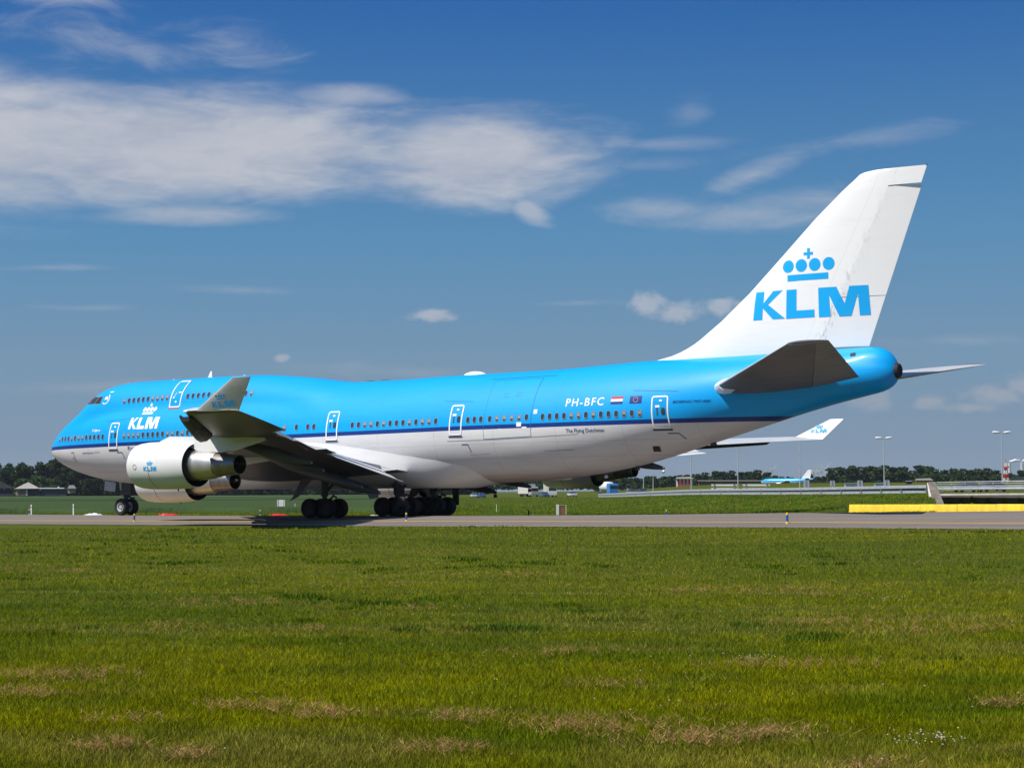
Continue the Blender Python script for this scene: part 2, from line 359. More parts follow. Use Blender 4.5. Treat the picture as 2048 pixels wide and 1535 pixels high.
def ground_z(x, P):
    x = np.asarray(x, float); P = np.asarray(P, float)
    c = CREST(x); ne = NEAR(x)
    near = c-.015*np.clip(P, 0, ne)
    k = sst(0, 1, (P-ne)/np.maximum(62-ne, 5)); z = np.where(P > ne, near*(1-k), near)
    far = c+.020*np.clip(P, FARP-2, 0)
    dx, dP = x-CAM[0], P-CAM[1]; dep = dx*_fh[0]+dP*_fh[1]; lat = dx*_r[0]+dP*_r[1]
    u = 1024+FOC*lat/np.maximum(dep, 1e-3)
    rd, rz = ROAD_D(u), ROAD_Z(u)
    foot = np.where(u > 1690, 134, np.where(u > 1000, 122+(1690-u)/690*18, 140))
    side = sst(880, 1010, u)
    far0 = np.minimum(far, -0.12+0*far)*0 + far
    bank = far0 + (rz-far0)*sst(0, 1, (dep-foot)/np.maximum(rd-5-foot, 4))
    mead = rz + (3.9*sst(1000, 1500, u)-rz)*sst(rd+120, rd+420, dep)
    cut = sst(1866, 1876, u); bank = bank*(1-cut)+np.minimum(bank, -0.3)*cut
    rightz = np.where(dep < np.where(u > 1868, rd-.2, rd-5), bank, np.where(dep < rd+60, rz, mead))
    leftz = far*(1-sst(125, 175, dep)) + (-0.22)*sst(125, 175, dep)
    fz = np.where(P < FARP, leftz*(1-side)+rightz*side, far)
    return np.where(P < 0, np.where(dep > 20, fz, 0.0), np.where(dep > 4, z, 0.0))

def grass_ground():
    m_ = bpy.data.materials.new('grass_ground'); m_.use_nodes = True; t = NT(m_.node_tree); b = m_.node_tree.nodes['Principled BSDF']
    g = t.node('ShaderNodeNewGeometry'); p = g.outputs['Position']
    n1 = t.noise(t.vscale(p, (0.03, 0.10, 0.1)), 1.0, 6, 0.6); n2 = t.noise(p, 1.3, 6, 0.65); n3 = t.noise(p, 14.0, 3, 0.6)
    col = t.mix(t.smooth(n1, 0.35, 0.65), (0.058, 0.086, 0.004), (0.100, 0.115, 0.005))
    col = t.mix(t.smooth(n2, 0.5, 0.75), col, (0.12, 0.11, 0.02))
    col = t.mix(t.m('MULTIPLY', t.smooth(n3, 0.35, 0.75), 0.6), col, (0.036, 0.055, 0.004))
    t.l.new(col, b.inputs['Base Color']); b.inputs['Roughness'].default_value = 0.95; b.inputs['Specular IOR Level'].default_value = 0.1
    bp = t.node('ShaderNodeBump'); bp.inputs['Strength'].default_value = 0.8; bp.inputs['Distance'].default_value = 0.25
    t.l.new(t.m('ADD', n2, t.m('MULTIPLY', n3, 0.4)), bp.inputs['Height']); t.l.new(bp.outputs[0], b.inputs['Normal'])
    return m_
M['ground'] = grass_ground()
def build_ground():
    ang = np.unique(np.concatenate([np.linspace(-PI, PI, 90), np.linspace(-0.36, 0.36, 260)]))[:-1]
    dep = np.concatenate([np.linspace(1.5, 60, 30), np.linspace(62, 200, 110), np.geomspace(204, 700, 60), np.geomspace(730, 6400, 24)])
    vs = [(CAM[0], CAM[1], 0)]; fs = []
    A, D = np.meshgrid(ang, dep, indexing='ij')
    R = np.minimum(D/np.maximum(np.cos(A), 0.2), 6400+D*.01)
    X = CAM[0] + R*(_fh[0]*np.cos(A)+_r[0]*np.sin(A)); P = CAM[1] + R*(_fh[1]*np.cos(A)+_r[1]*np.sin(A))
    Z = ground_z(X, P)
    on = (P < NEAR(X)-0.25) & (P > FARP+0.3)
    Z = np.where(on, Z-0.09, Z-0.01)
    na, nd = A.shape
    vs += list(zip(X.ravel(), P.ravel(), Z.ravel()))
    for i in range(na):
        k = (i+1) % na; fs.append((0, 1+i*nd, 1+k*nd))
        for j in range(nd-1): fs.append((1+i*nd+j, 1+i*nd+j+1, 1+k*nd+j+1, 1+k*nd+j))
    o = MB().add(vs, fs).build('ground', M['ground'], ang=180); tag(o, kind='structure')
build_ground()

def asphalt():
    m_ = bpy.data.materials.new('taxiway_concrete'); m_.use_nodes = True; t = NT(m_.node_tree); b = m_.node_tree.nodes['Principled BSDF']
    g = t.node('ShaderNodeNewGeometry'); p = g.outputs['Position']
    n1 = t.noise(t.vscale(p, (0.05, 0.5, 1)), 1.0, 6, 0.6); n2 = t.noise(p, 3.0, 6, 0.65); n3 = t.noise(p, 25.0, 3)
    col = t.mix(t.smooth(n1, 0.3, 0.7), (0.160, 0.134, 0.112), (0.215, 0.182, 0.155))
    col = t.mix(t.m('MULTIPLY', t.smooth(n2, 0.45, 0.8), 0.35), col, (0.11, 0.10, 0.09))
    col = t.mix(t.m('MULTIPLY', t.smooth(n3, 0.4, 0.7), 0.2), col, (0.24, 0.22, 0.20))
    lane = t.noise(t.vscale(p, (0.012, 1.6, 1)), 1.0, 4, 0.6); col = t.mix(t.m('MULTIPLY', t.smooth(lane, 0.50, 0.68), 0.45), col, (0.085, 0.076, 0.07))
    px_, py_, pz_ = t.xyz(p); jt = t.m('LESS_THAN', t.m('ABSOLUTE', t.m('SUBTRACT', t.m('FRACT', t.m('DIVIDE', px_, 7.5)), 0.5)), 0.006); col = t.mix(t.m('MULTIPLY', jt, 0.5), col, (0.05, 0.045, 0.04))
    t.l.new(col, b.inputs['Base Color']); b.inputs['Roughness'].default_value = 0.9; b.inputs['Specular IOR Level'].default_value = 0.2
    return m_
M['asphalt'] = asphalt()
M['yellow_paint'] = mat('yellow_road_paint', (0.66, 0.38, 0.03), 0.7, 0, 0.15, 4)
M['seal'] = mat('bitumen_joint', (0.06, 0.055, 0.05), 0.85, 0, 0.3, 4)
def strip(name, f0, f1, mat_, dz, xs, cols=2):
    vs = []; fs = []
    for x in xs:
        a, c = f0(x), f1(x)
        for k in range(cols):
            P = a+(c-a)*k/(cols-1); vs.append((x, P, float(ground_z(x, P))+dz))
    for i in range(len(xs)-1):
        for k in range(cols-1): fs.append((i*cols+k, (i+1)*cols+k, (i+1)*cols+k+1, i*cols+k+1))
    o = MB().add(vs, fs).build(name, mat_, ang=180); return tag(o, kind='structure')
XS = np.concatenate([np.linspace(-300, -42, 44), np.linspace(-40, 130, 171), np.linspace(133, 240, 20)])
_wob = [0.35*math.sin(x*1.7)+0.25*math.sin(x*4.1+1) for x in XS]
strip('taxiway', lambda x: FARP, lambda x: float(NEAR(x)), M['asphalt'], 0.0, XS, 24)
strip('taxiway_edge_line', lambda x: float(YLINE(x))-.15, lambda x: float(YLINE(x))+.15, M['yellow_paint'], 0.006, XS)
strip('taxiway_edge_line', lambda x: float(YLINE(x))-.60, lambda x: float(YLINE(x))-.30, M['yellow_paint'], 0.006, XS)
strip('pavement_joint', lambda x: float(NEAR(x))-3.4-.06, lambda x: float(NEAR(x))-3.4+.06, M['seal'], 0.005, XS)

# ------------------------------------------------------------------ the airliner
ZT = mono([0,.08,.3,.7,1.3,2.2,3.2,4.3,5.0,5.6,6.3,7.5,9,12,19,21.5,25,27.2,28.9,30,33,38,46,49.5,53,58,66,66.8,67.5,68.05,68.4,68.6],
          [4.82,5.12,5.5,5.9,6.36,6.95,7.55,8.2,8.72,9.1,9.42,9.68,9.79,9.84,9.87,9.82,9.55,9.32,9.09,9.0,9.0,9.09,9.15,9.27,9.39,9.42,9.52,9.54,9.46,9.18,8.7,8.15])
ZB = mono([0,.08,.3,.7,1.3,2.2,3.2,4.5,6,8,10.5,14,20,38,41.6,45.5,49.1,52,54,56,59.4,62.5,65,66.8,67.5,68.05,68.4,68.6],
          [4.82,4.62,4.42,4.15,3.85,3.48,3.17,2.86,2.6,2.36,2.2,2.1,2.06,2.08,2.15,2.31,2.68,3.16,3.62,4.16,5.07,5.9,6.5,6.87,7.02,7.25,7.6,8.1])
WW = mono([0,.08,.3,.7,1.3,2.2,3.2,4.5,6,8,10.5,13,46,50,54,57,60,63,65.5,67,67.6,68.1,68.4,68.6],
          [0.01,.36,.72,1.08,1.5,1.95,2.3,2.63,2.9,3.1,3.22,3.25,3.25,3.2,2.98,2.7,2.3,1.85,1.45,1.2,1.05,.8,.5,.03])
ZC = mono([0,1,3,6,10,14,40,46,50,54,58,62,66,68.6], [4.82,4.9,5.05,5.2,5.32,5.36,5.4,5.5,5.75,6.2,6.9,7.5,8.0,8.14])
RU = mono([0,22,25,28,31,68.6], [2.25,2.25,2.45,2.85,3.25,3.25])
def _rad(x, th):
    zt, zb, w, zc = ZT(x), ZB(x), WW(x), ZC(x); c, s = np.cos(th), np.sin(th)
    hb = max(zc-zb, 1e-3); ht = max(zt-zc, 1e-3)
    rl = 1/np.sqrt((c/w)**2+(s/hb)**2); ru = min(RU(x), .88*w, ht); zu = zt-ru-zc; hm = min(w, ht)
    r1 = 1/np.sqrt((c/w)**2+(s/hm)**2); disc = ru*ru-(zu*c)**2
    r2_ = np.where(disc > 0, zu*s+np.sqrt(np.maximum(disc, 0)), 0)
    e = .22*min(1, w/3); h = np.maximum(e-np.abs(r1-r2_), 0)
    return np.where(s >= 0, np.maximum(r1, r2_)+h*h/(4*e), rl)
def section(x, th):
    th = np.asarray(th, float); r = _rad(x, th); k = (ZT(x)-ZC(x))/_rad(x, np.array([PI/2]))[0]; s = np.sin(th)
    r = np.where(s > 0, r*(1+(k-1)*s*s), r)
    return r*np.cos(th), ZC(x)+r*s
_TH = np.linspace(-PI/2, PI/2, 181); _cache = {}
def skin(x, z):
    k = round(float(x), 2)
    if k not in _cache: _cache[k] = section(k, _TH)
    y, zz = _cache[k]; return float(np.interp(z, zz, y))

PLANE = thing('airliner', (33, 0, 0), 'huge four-engined blue and white airliner with white tail fin on the taxiway', 'airplane')
def build_fuselage():
    xs = np.unique(np.concatenate([[0, .02, .05, .08, .14, .22, .3, .42, .55, .7, .9, 1.1, 1.3, 1.7], np.arange(2, 10, .4), np.arange(10, 66, .8), np.arange(66, 67.4, .25), [67.5, 67.7, 67.9, 68.05, 68.2, 68.3, 68.4, 68.5, 68.57, 68.6]]))
    n = 72; th = np.linspace(-PI/2, PI/2, n//2+1); secs = []
    for x in xs:
        y, z = section(x, th)
        secs.append([(x, a, b) for a, b in zip(y, z)] + [(x, -a, b) for a, b in zip(y[-2:0:-1], z[-2:0:-1])])
    return MB().loft(secs).build('fuselage', M['livery'], PLANE, ang=180)
FUS = build_fuselage()
def build_fairing():
    xs = np.arange(16.5, 43.01, .5); n = 64; th = np.linspace(-PI/2, PI/2, n//2+1); secs = []
    for x in xs:
        y, z = section(x, th)
        body = float(sst(16.5, 24, x)*(1-sst(37.0, 42.2, x)))
        topz = 4.9-1.5*float(sst(27, 42, x))
        lift = sst(topz+.5, topz-1.6, z)
        d = -0.06 + 0.50*np.power(body, .6)*lift
        zc = float(ZC(x)); ry = np.sqrt(y**2+(z-zc)**2); k = (ry+d)/ry
        low = np.maximum(zc+(z-zc)*k, 1.86)
        secs.append([(x, a*q, b) for a, b, q in zip(y, low, k)] + [(x, -a*q, b) for a, b, q in zip(y[-2:0:-1], low[-2:0:-1], k[-2:0:-1])])
    return MB().loft(secs).build('belly_fairing', mat('fairing_paint', (0.74, 0.74, 0.735), .34, 0, .06, .8, coat=.3, stretch=(.3, 1, 1)), PLANE, ang=180)
build_fairing()

# -- flat paint laid on a surface: polygons in (x, z), wrapped onto P = surf(x, z) + eps
def wrapped(name, polys, surf, mats, parent, eps=.012, step=.12, mis=None, sign=1.0):
    bm = bmesh.new()
    for pi_, poly in enumerate(polys):
        vs = [bm.verts.new((x, 0, z)) for x, z in poly]
        try: f = bm.faces.new(vs); f.material_index = mis[pi_] if mis else 0; f.normal_update()
        except ValueError: pass
    bmesh.ops.triangulate(bm, faces=bm.faces, ngon_method='EAR_CLIP')
    return wrap_bm(name, bm, surf, mats, parent, eps, step, sign)
def wrap_bm(name, bm, surf, mats, parent, eps, step, sign=1.0):
    zs = [v.co.z for v in bm.verts]; xs_ = [v.co.x for v in bm.verts]
    if step:
        for ax, lo, hi in ((2, min(zs), max(zs)), (0, min(xs_), max(xs_))):
            st = step if ax == 2 else step*5
            k = math.ceil((lo+1e-4)/st)*st
            while k < hi-1e-4:
                co = [0, 0, 0]; co[ax] = k; no = [0, 0, 0]; no[ax] = 1
                bmesh.ops.bisect_plane(bm, geom=bm.verts[:]+bm.edges[:]+bm.faces[:], plane_co=co, plane_no=no, dist=1e-5); k += st
    for v in bm.verts:
        x, z = v.co.x, v.co.z; P = surf(x, z)*sign+eps*sign
        # push along the local slope a little so steep crown areas stay proud as well
        e = .05; dz = (surf(x, z+e)-surf(x, z-e))/(2*e); v.co = (x, -P, z + eps*max(-1.5, min(1.5, -dz)))
    me = bpy.data.meshes.new(name); bm.to_mesh(me); bm.free()
    for m_ in (mats if isinstance(mats, (list, tuple)) else [mats]): me.materials.append(m_)
    return link(bpy.data.objects.new(name, me), parent)
def text_bm(body, x0, z0, height, width=None, shear=0.0, bold=0.0, space=1.0):
    cu = bpy.data.curves.new('lettering', 'FONT'); cu.body = body; cu.size = 1.0; cu.shear = shear; cu.offset = bold; cu.space_character = space; cu.resolution_u = 3
    ob = bpy.data.objects.new('lettering', cu); COL.objects.link(ob); dg = bpy.context.evaluated_depsgraph_get(); dg.update()
    me = bpy.data.meshes.new_from_object(ob.evaluated_get(dg)); bpy.data.objects.remove(ob); bpy.data.curves.remove(cu)
    bm = bmesh.new(); bm.from_mesh(me); bpy.data.meshes.remove(me)
    xs_ = [v.co.x for v in bm.verts]; lo, hi = min(xs_), max(xs_)
    sy = height/0.70; sx = (width/(hi-lo)) if width else sy
    for v in bm.verts: v.co = (x0+(v.co.x-lo)*sx, 0, z0+v.co.y*sy)
    return bm
# the carrier's three letters and crown, in metres as painted on the fin
LOGO_FIN = {
 'K': [(60.06,13.0),(60.61,13.0),(60.58,12.32),(61.2,13.0),(61.8,13.0),(60.88,12.23),(61.94,11.38),(61.18,11.38),(60.55,12.04),(60.52,11.38),(59.94,11.38)],
 'L': [(62.05,13.0),(62.67,13.0),(62.65,11.79),(63.73,11.79),(63.73,11.36),(62.01,11.36)],
 'M': [(63.98,13.0),(65.06,13.0),(65.5,12.05),(65.8,13.0),(66.86,13.0),(66.92,11.34),(66.31,11.34),(66.26,12.56),(65.84,11.34),(65.17,11.34),(64.62,12.55),(64.68,11.34),(63.99,11.34)],
 'bar': [(62.1,13.84),(64.6,13.84),(64.6,13.48),(62.1,13.48)],
 'cross': [(63.32,15.29),(63.49,15.29),(63.49,15.07),(63.68,15.07),(63.68,14.91),(63.49,14.91),(63.49,14.70),(63.32,14.70),(63.32,14.91),(63.1,14.91),(63.1,15.07),(63.32,15.07)],
}
for k, cx in enumerate((62.13, 62.96, 63.79, 64.63)):
    LOGO_FIN['ball%d' % k] = [(cx+.355*math.cos(a), 14.34+.36*math.sin(a)) for a in np.linspace(0, 2*PI, 28, endpoint=False)]
def logo(x0, z0, w, hl=None):
    """the same emblem with its baseline at z0 and lettering w metres wide"""
    s = w/6.98; return [[(x0+(x-59.94)*s, z0+(z-11.36)*s) for x, z in p] for p in LOGO_FIN.values()]

# -- cabin windows (port side)
def cabin_window():
    mb = MB(); n = 14
    def ring(sx, sz, y): return [(sx*math.copysign(abs(math.cos(a))**.6, math.cos(a)), y, sz*math.copysign(abs(math.sin(a))**.6, math.sin(a))) for a in np.linspace(0, 2*PI, n, endpoint=False)]
    mb.loft([ring(.150, .215, -.01), ring(.145, .21, .010), ring(.122, .185, .010), ring(.118, .18, -.002)], cap=False)
    mb.add(ring(.12, .182, .001), [tuple(range(n))], 1)
    mb.add([(-.105, .006, -.05), (.105, .006, -.05), (.095, .006, .155), (-.095, .006, .155)], [(0, 1, 2, 3)], 2)
    return mb
_wm = {}
def put_window(x, z, blind):
    key = blind
    if key not in _wm:
        me = cabin_window().mesh('window', [M['wframe'], M['pane'], M['blind'] if blind else M['pane']]); _wm[key] = me
    o = bpy.data.objects.new('window', _wm[key]); COL.objects.link(o); o.parent = FUS
    e = .05; dz = (skin(x, z+e)-skin(x, z-e))/(2*e); dx = (skin(x+e, z)-skin(x-e, z))/(2*e)
    o.location = (x, -skin(x, z)-.012, z); o.rotation_euler = (math.atan(dz), 0, -math.atan(dx))
def rows():
    L = []
    for x0, x1, n, z0, z1 in ((2.76, 8.55, 13, 5.66, 5.71), (10.87, 17.25, 14, 5.73, 5.80), (17.7, 24.3, 14, 5.81, 5.9), (26.28, 27.35, 2, 5.94, 5.945), (28.35, 28.88, 2, 5.95, 5.95),
                              (32.18, 38.99, 14, 5.97, 6.05), (41.50, 42.49, 3, 6.06, 6.08), (43.17, 45.92, 6, 6.08, 6.11), (47.09, 53.78, 14, 6.11, 6.15),
                              (9.73, 14.09, 10, 8.30, 8.43), (16.13, 18.16, 5, 8.44, 8.49), (18.67, 22.2, 8, 8.5, 8.45)):
        for k in range(n): f = k/max(n-1, 1); L.append((x0+(x1-x0)*f, z0+(z1-z0)*f))
    return L
for i, (x, z) in enumerate(rows()): put_window(x, z, (i*7+i//5) % 5 in (0, 3))

# -- doors
def patches(name, polys, mat_, parent, eps):
    for p in polys: wrapped(name, [p], skin, mat_, parent, eps)
def outline_polys(x0, x1, z0, z1, w, r, shear=0.0):
    """rounded frame as quads; shear leans the top aft"""
    def rr(o):
        pts = []
        for cx, cz, a0 in ((x1-r, z1-r, 0), (x0+r, z1-r, 90), (x0+r, z0+r, 180), (x1-r, z0+r, 270)):
            for k in range(5):
                a = math.radians(a0+k*22.5); pts.append((cx+(r+o)*math.cos(a), cz+(r+o)*math.sin(a)))
        return pts
    A, B = rr(0), rr(-w); n = len(A)
    return [[A[i], A[(i+1) % n], B[(i+1) % n], B[i]] for i in range(n)]
def door(x0, x1, z0, z1, main=True, label=None):
    r = .16; rim = outline_polys(x0, x1, z0, z1, .001, r)
    panel = [q[0] for q in rim]
    d = wrapped('door', [panel], skin, M['livery'], PLANE, .010)
    wrapped('door_outline', outline_polys(x0, x1, z0, z1, .085, r), skin, M['decal_white'], d, .022)
    cx = (x0+x1)/2
    if main:
        wrapped('door_sill', [[(x0-.03, z0-.12), (x1+.05, z0-.12), (x1+.05, z0-.03), (x0-.03, z0-.03)]], skin, M['sill'], d, .03)
        wrapped('door_handle', [[(cx-.19, z0+.78), (cx-.12, z0+.78), (cx-.12, z0+1.2), (cx-.19, z0+1.2)]], skin, M['dark_grey'], d, .035)
        patches('door_placard', [[(cx-.28, z0+1.2), (cx+.0, z0+1.2), (cx+.0, z0+1.33), (cx-.28, z0+1.33)], [(cx-.04, z0+1.55), (cx+.14, z0+1.55), (cx+.14, z0+1.65), (cx-.04, z0+1.65)]], M['decal_white'], d, .024)
        wc = (cx+.22, z0+.98); w = [(wc[0]+.13*math.copysign(abs(math.cos(a))**.6, math.cos(a)), wc[1]+.2*math.copysign(abs(math.sin(a))**.6, math.sin(a))) for a in np.linspace(0, 2*PI, 16, endpoint=False)]
        wrapped('door_window', [w], skin, M['pane'], d, .026)
    else:
        patches('door_placard', [[(cx+.12, z0+1.05), (x1-.09, z0+1.05), (x1-.09, z0+1.12), (cx+.12, z0+1.12)], [(cx-.02, z0+.36), (cx+.14, z0+.36), (cx+.14, z0+.48), (cx-.02, z0+.48)], [(cx-.3, z0+.68), (cx-.14, z0+.68), (cx-.14, z0+.78), (cx-.3, z0+.78)]], M['decal_white'], d, .026)
        wrapped('door_handle', [[(cx-.22, z0+.70), (cx-.18, z0+.70), (cx-.02, z0+1.05), (cx-.08, z0+1.05)]], skin, M['decal_white'], d, .035)
        wrapped('door_sill', [[(x0, z0-.09), (x1, z0-.09), (x1, z0-.02), (x0, z0-.02)]], skin, M['decal_red'], d, .024)
    return d
door(9.24, 10.19, 4.80, 6.70); door(18.3, 19.3, 4.88, 6.76); door(29.96, 30.94, 5.02, 6.92); door(40.07, 41.05, 5.13, 7.03); door(54.52, 55.6, 5.24, 7.12)
door(14.45, 15.55, 7.65, 9.60, False)
def lines(name, L, mat_, w=.03, parent=FUS):
    for pts in L:
        polys = []
        for (xa, za), (xb, zb) in zip(pts[:-1], pts[1:]):
            dx, dz = xb-xa, zb-za; n = math.hypot(dx, dz); nx, nz = -dz/n*w/2, dx/n*w/2; ex, ez = dx/n*w*.45, dz/n*w*.45
            polys.append([(xa+nx-ex, za+nz-ez), (xb+nx+ex, zb+nz+ez), (xb-nx+ex, zb-nz+ez), (xa-nx-ex, za-nz-ez)])
        wrapped(name, polys, skin, mat_, parent, .012)
cargo = wrapped('cargo_door', [[(42.72, 4.85), (46.25, 4.95), (46.25, 8.55), (42.72, 8.52)]], skin, M['livery'], PLANE, .009, .10)
lines('cargo_door_seam', [[(42.72, 4.85), (42.72, 8.52), (46.25, 8.55), (46.25, 4.95), (42.72, 4.85)]], M['line'], .028, cargo)
lines('cargo_door_latch', [[(43.9, 7.62), (44.3, 7.62)], [(43.9, 7.42), (44.3, 7.42)], [(43.9, 7.62), (43.9, 7.42)], [(44.8, 7.64), (45.25, 7.64)], [(44.8, 7.44), (45.25, 7.44)], [(44.8, 7.64), (44.8, 7.44)]], M['line'], .025, cargo)
lines('skin_seam', [[(39.9, 4.78), (43.5, 4.82), (49.5, 5.02)], [(41.5, 3.9), (43.0, 3.93)], [(47.0, 4.05), (49.0, 4.1)]], M['grey_line'], .028)
lines('skin_seam', [[(42.2, 8.62), (47.2, 8.68)], [(39.4, 7.3), (41.6, 7.22)], [(53.2, 7.5), (56.2, 7.35)], [(8.6, 6.85), (11.0, 6.95)]], M['line'], .018)
lines('door_arrow', [[(10.1, 4.55), (10.6, 4.55), (10.75, 4.1)], [(41.0, 4.55), (41.45, 4.55), (41.6, 4.1)], [(55.3, 4.95), (55.9, 4.95), (56.1, 4.65)]], M['decal_navy'], .05)
lines('static_port', [[(4.6, 4.62), (4.95, 4.65), (4.9, 4.35)], [(4.6, 4.22), (4.95, 4.25), (4.9, 3.95)]], M['grey_line'], .06)
patches('placard', [[(46.40, 6.30), (46.66, 6.30), (46.66, 6.56), (46.40, 6.56)], [(45.2, 5.56), (45.55, 5.56), (45.55, 5.82), (45.2, 5.82)], [(45.6, 5.44), (45.95, 5.44), (45.95, 5.54), (45.6, 5.54)], [(43.8, 5.42), (44.1, 5.42), (44.1, 5.46), (43.8, 5.46)]], M['decal_white'], FUS, .014)
wrapped('outflow_vent', [[(53.85, 3.95), (54.25, 3.95), (54.4, 4.24), (54.02, 4.24)]], skin, M['black'], FUS, .016)
# -- lettering
def girth(x, z0, l):
    z = z0; left = l
    while left > 0:
        dz = .02; left -= math.hypot(dz, skin(x, z+dz)-skin(x, z)); z += dz
    return z
def dense(poly, st=.12):
    out = []
    for (xa, za), (xb, zb) in zip(poly, poly[1:]+poly[:1]):
        k = max(1, int(math.hypot(xb-xa, zb-za)/st)); out += [(xa+(xb-xa)*i/k, za+(zb-za)*i/k) for i in range(k)]
    return out
wrapped('emblem_and_letters', [[(x, girth(12.6, 6.17, z*1.28)) for x, z in dense(p)] for p in logo(11.18, 0, 2.98)], skin, M['decal_white'], FUS, .014, .06)
for body, x0, z0, h, w, mt, sh, bo in (('PH-BFC', 48.66, 6.68, .47, 2.66, 'decal_white', .0, .008), ('The Flying Dutchman', 48.76, 5.12, .22, 2.62, 'decal_navy', 0, .004), ('Royal Dutch Airlines', 11.27, 4.70, .27, 4.3, 'decal_navy', 0, .0),
                                       ('Calgary', 7.2, 6.12, .17, .95, 'decal_white', 0, .012), ('AIRFRANCE', 6.05, 4.50, .13, 1.35, 'decal_navy', .15, 0.0), ('KLM', 7.5, 4.55, .13, .62, 'decal_blue', .15, 0.0), ('BOEING 747-400', 55.88, 6.66, .15, 2.34, 'decal_navy', .3, .006)):
    wrap_bm('lettering', text_bm(body, x0, z0, h, w, sh, bo, 1.25 if body[0] == 'P' else 1.0), skin, M[mt], FUS, .014, .06)
fl = []
for k in range(3): fl.append([(51.8+.0*k, 7.16-.145*(k+1)), (52.6, 7.16-.145*(k+1)), (52.6, 7.16-.145*k), (51.8, 7.16-.145*k)])
wrapped('national_flag', fl, skin, [M['decal_red'], M['decal_white'], M['decal_flagblue']], FUS, .014, .12, [0, 1, 2])
eu = [[(53.07, 6.72), (53.86, 6.72), (53.86, 7.155), (53.07, 7.155)]]
o_eu = wrapped('european_flag', eu, skin, M['decal_flagblue'], FUS, .014)
st = []
for k in range(12):
    a = 2*PI*k/12; cx, cz = 53.465+.15*math.cos(a), 6.94+.15*math.sin(a)
    st.append([(cx+(.032 if j % 2 == 0 else .013)*math.sin(PI*j/5), cz+(.032 if j % 2 == 0 else .013)*math.cos(PI*j/5)) for j in range(10)])
wrapped('flag_stars', st, skin, M['decal_gold'], FUS, .02, .0)
ball = [[(7.66+rr*math.cos(a)+dx, 8.50+rr*math.sin(a)) for a in np.linspace(a0, a1, 12)] + [(7.66+(rr-.07)*math.cos(a)+dx, 8.50+(rr-.07)*math.sin(a)) for a in np.linspace(a1, a0, 12)] for rr, dx, a0, a1 in ((.38, 0, -2.3, 1.2), (.2, 0, -.6, 2.6))]
wrapped('round_emblem', ball + [[(7.5, 8.45), (7.85, 8.55), (7.8, 8.66), (7.52, 8.58)], [(7.7, 8.98), (8.1, 9.02), (8.1, 9.08), (7.72, 9.05)]], skin, M['decal_white'], FUS, .014, .08)
# -- flight deck glazing: three panes on the port side with posts between
for pane in ([(5.05, 8.22), (5.62, 8.20), (6.02, 8.72), (5.62, 8.80)], [(5.70, 8.20), (6.42, 8.20), (6.62, 8.70), (6.10, 8.72)], [(6.50, 8.20), (7.12, 8.19), (7.12, 8.72), (6.70, 8.70)]):
    cx = sum(p[0] for p in pane)/4; cz = sum(p[1] for p in pane)/4
    fr = wrapped('windshield_pane', [[(cx+(x-cx)*1.12, cz+(z-cz)*1.14) for x, z in pane]], skin, M['wframe'], FUS, .010, .08)
    wrapped('windshield_pane', [pane], skin, M['shield'], FUS, .018, .08)
    wrapped('windshield_pane', [pane], skin, M['shield'], FUS, .018, .08, sign=-1.0)
# -- antennas and lumps on the crown
MB().loft([[(16.0, .03, 9.8), (16.45, .03, 9.8), (16.45, -.03, 9.8), (16.0, -.03, 9.8)], [(16.28, .012, 10.3), (16.42, .012, 10.3), (16.42, -.012, 10.3), (16.28, -.012, 10.3)]]).build('blade_antenna', M['decal_white'], FUS)
n = 10; secs = []
for f in np.linspace(0, 1, 11):
    w = .42*math.sin(PI*min(max(f, .01), .99))**.5; h = .26*math.sin(PI*min(max(f, .01), .99))**.5; x = 38.85+1.75*f
    secs.append([(x, w*math.cos(a), float(ZT(x))-.05+h*max(0, math.sin(a))) for a in np.linspace(0, PI, n)] + [(x, 0, float(ZT(x))-.1)])
MB().loft(secs).build('antenna_radome', M['decal_white'], FUS, ang=60)
for x in (30.6, 31.9):
    MB().loft([[(x+.9*f, .18*math.cos(a)*math.sin(PI*min(max(f, .02), .98))**.5, float(ZT(x))-.03+.10*max(0, math.sin(a))*math.sin(PI*min(max(f, .02), .98))**.5) for a in np.linspace(0, PI, 8)] for f in np.linspace(0, 1, 7)], closed=False).build('crown_vent', M['dark_grey'], FUS)
for x, h in ((7.9, .07), (12.6, .06), (19.6, .07)): MB().lathe_z((x, 0, float(ZT(x))-.03), [(0, .10), (h*.7, .09), (h, .03)], 10).build('beacon', M['decal_white'], FUS)
MB().box((51.8, 0, 3.02), (.35, .05, .3), taper=.5).build('drain_mast', M['dark_grey'], FUS)
MB().box((57.0, 0, 4.35), (.5, .12, .22), taper=.5).build('tail_skid', M['dark_grey'], FUS)
# -- tail cone end: round exhaust of the auxiliary power unit
ap = MB(); c0 = (68.55, 0, 8.16)
ap.lathe_x(c0, [(-.4, .46), (-.10, .44), (.06, .38), (.10, .31), (.05, .27)], 24, 0)
ap.add([(68.612, .27*math.cos(a), 8.16+.27*math.sin(a)) for a in np.linspace(0, 2*PI, 24, endpoint=False)], [tuple(range(24))])
ap.build('exhaust_outlet', M['black'], FUS)
wrapped('intake_door', [[(66.15, 8.98), (66.45, 9.02), (66.38, 9.2), (66.1, 9.14)]], skin, M['black'], FUS, .02)

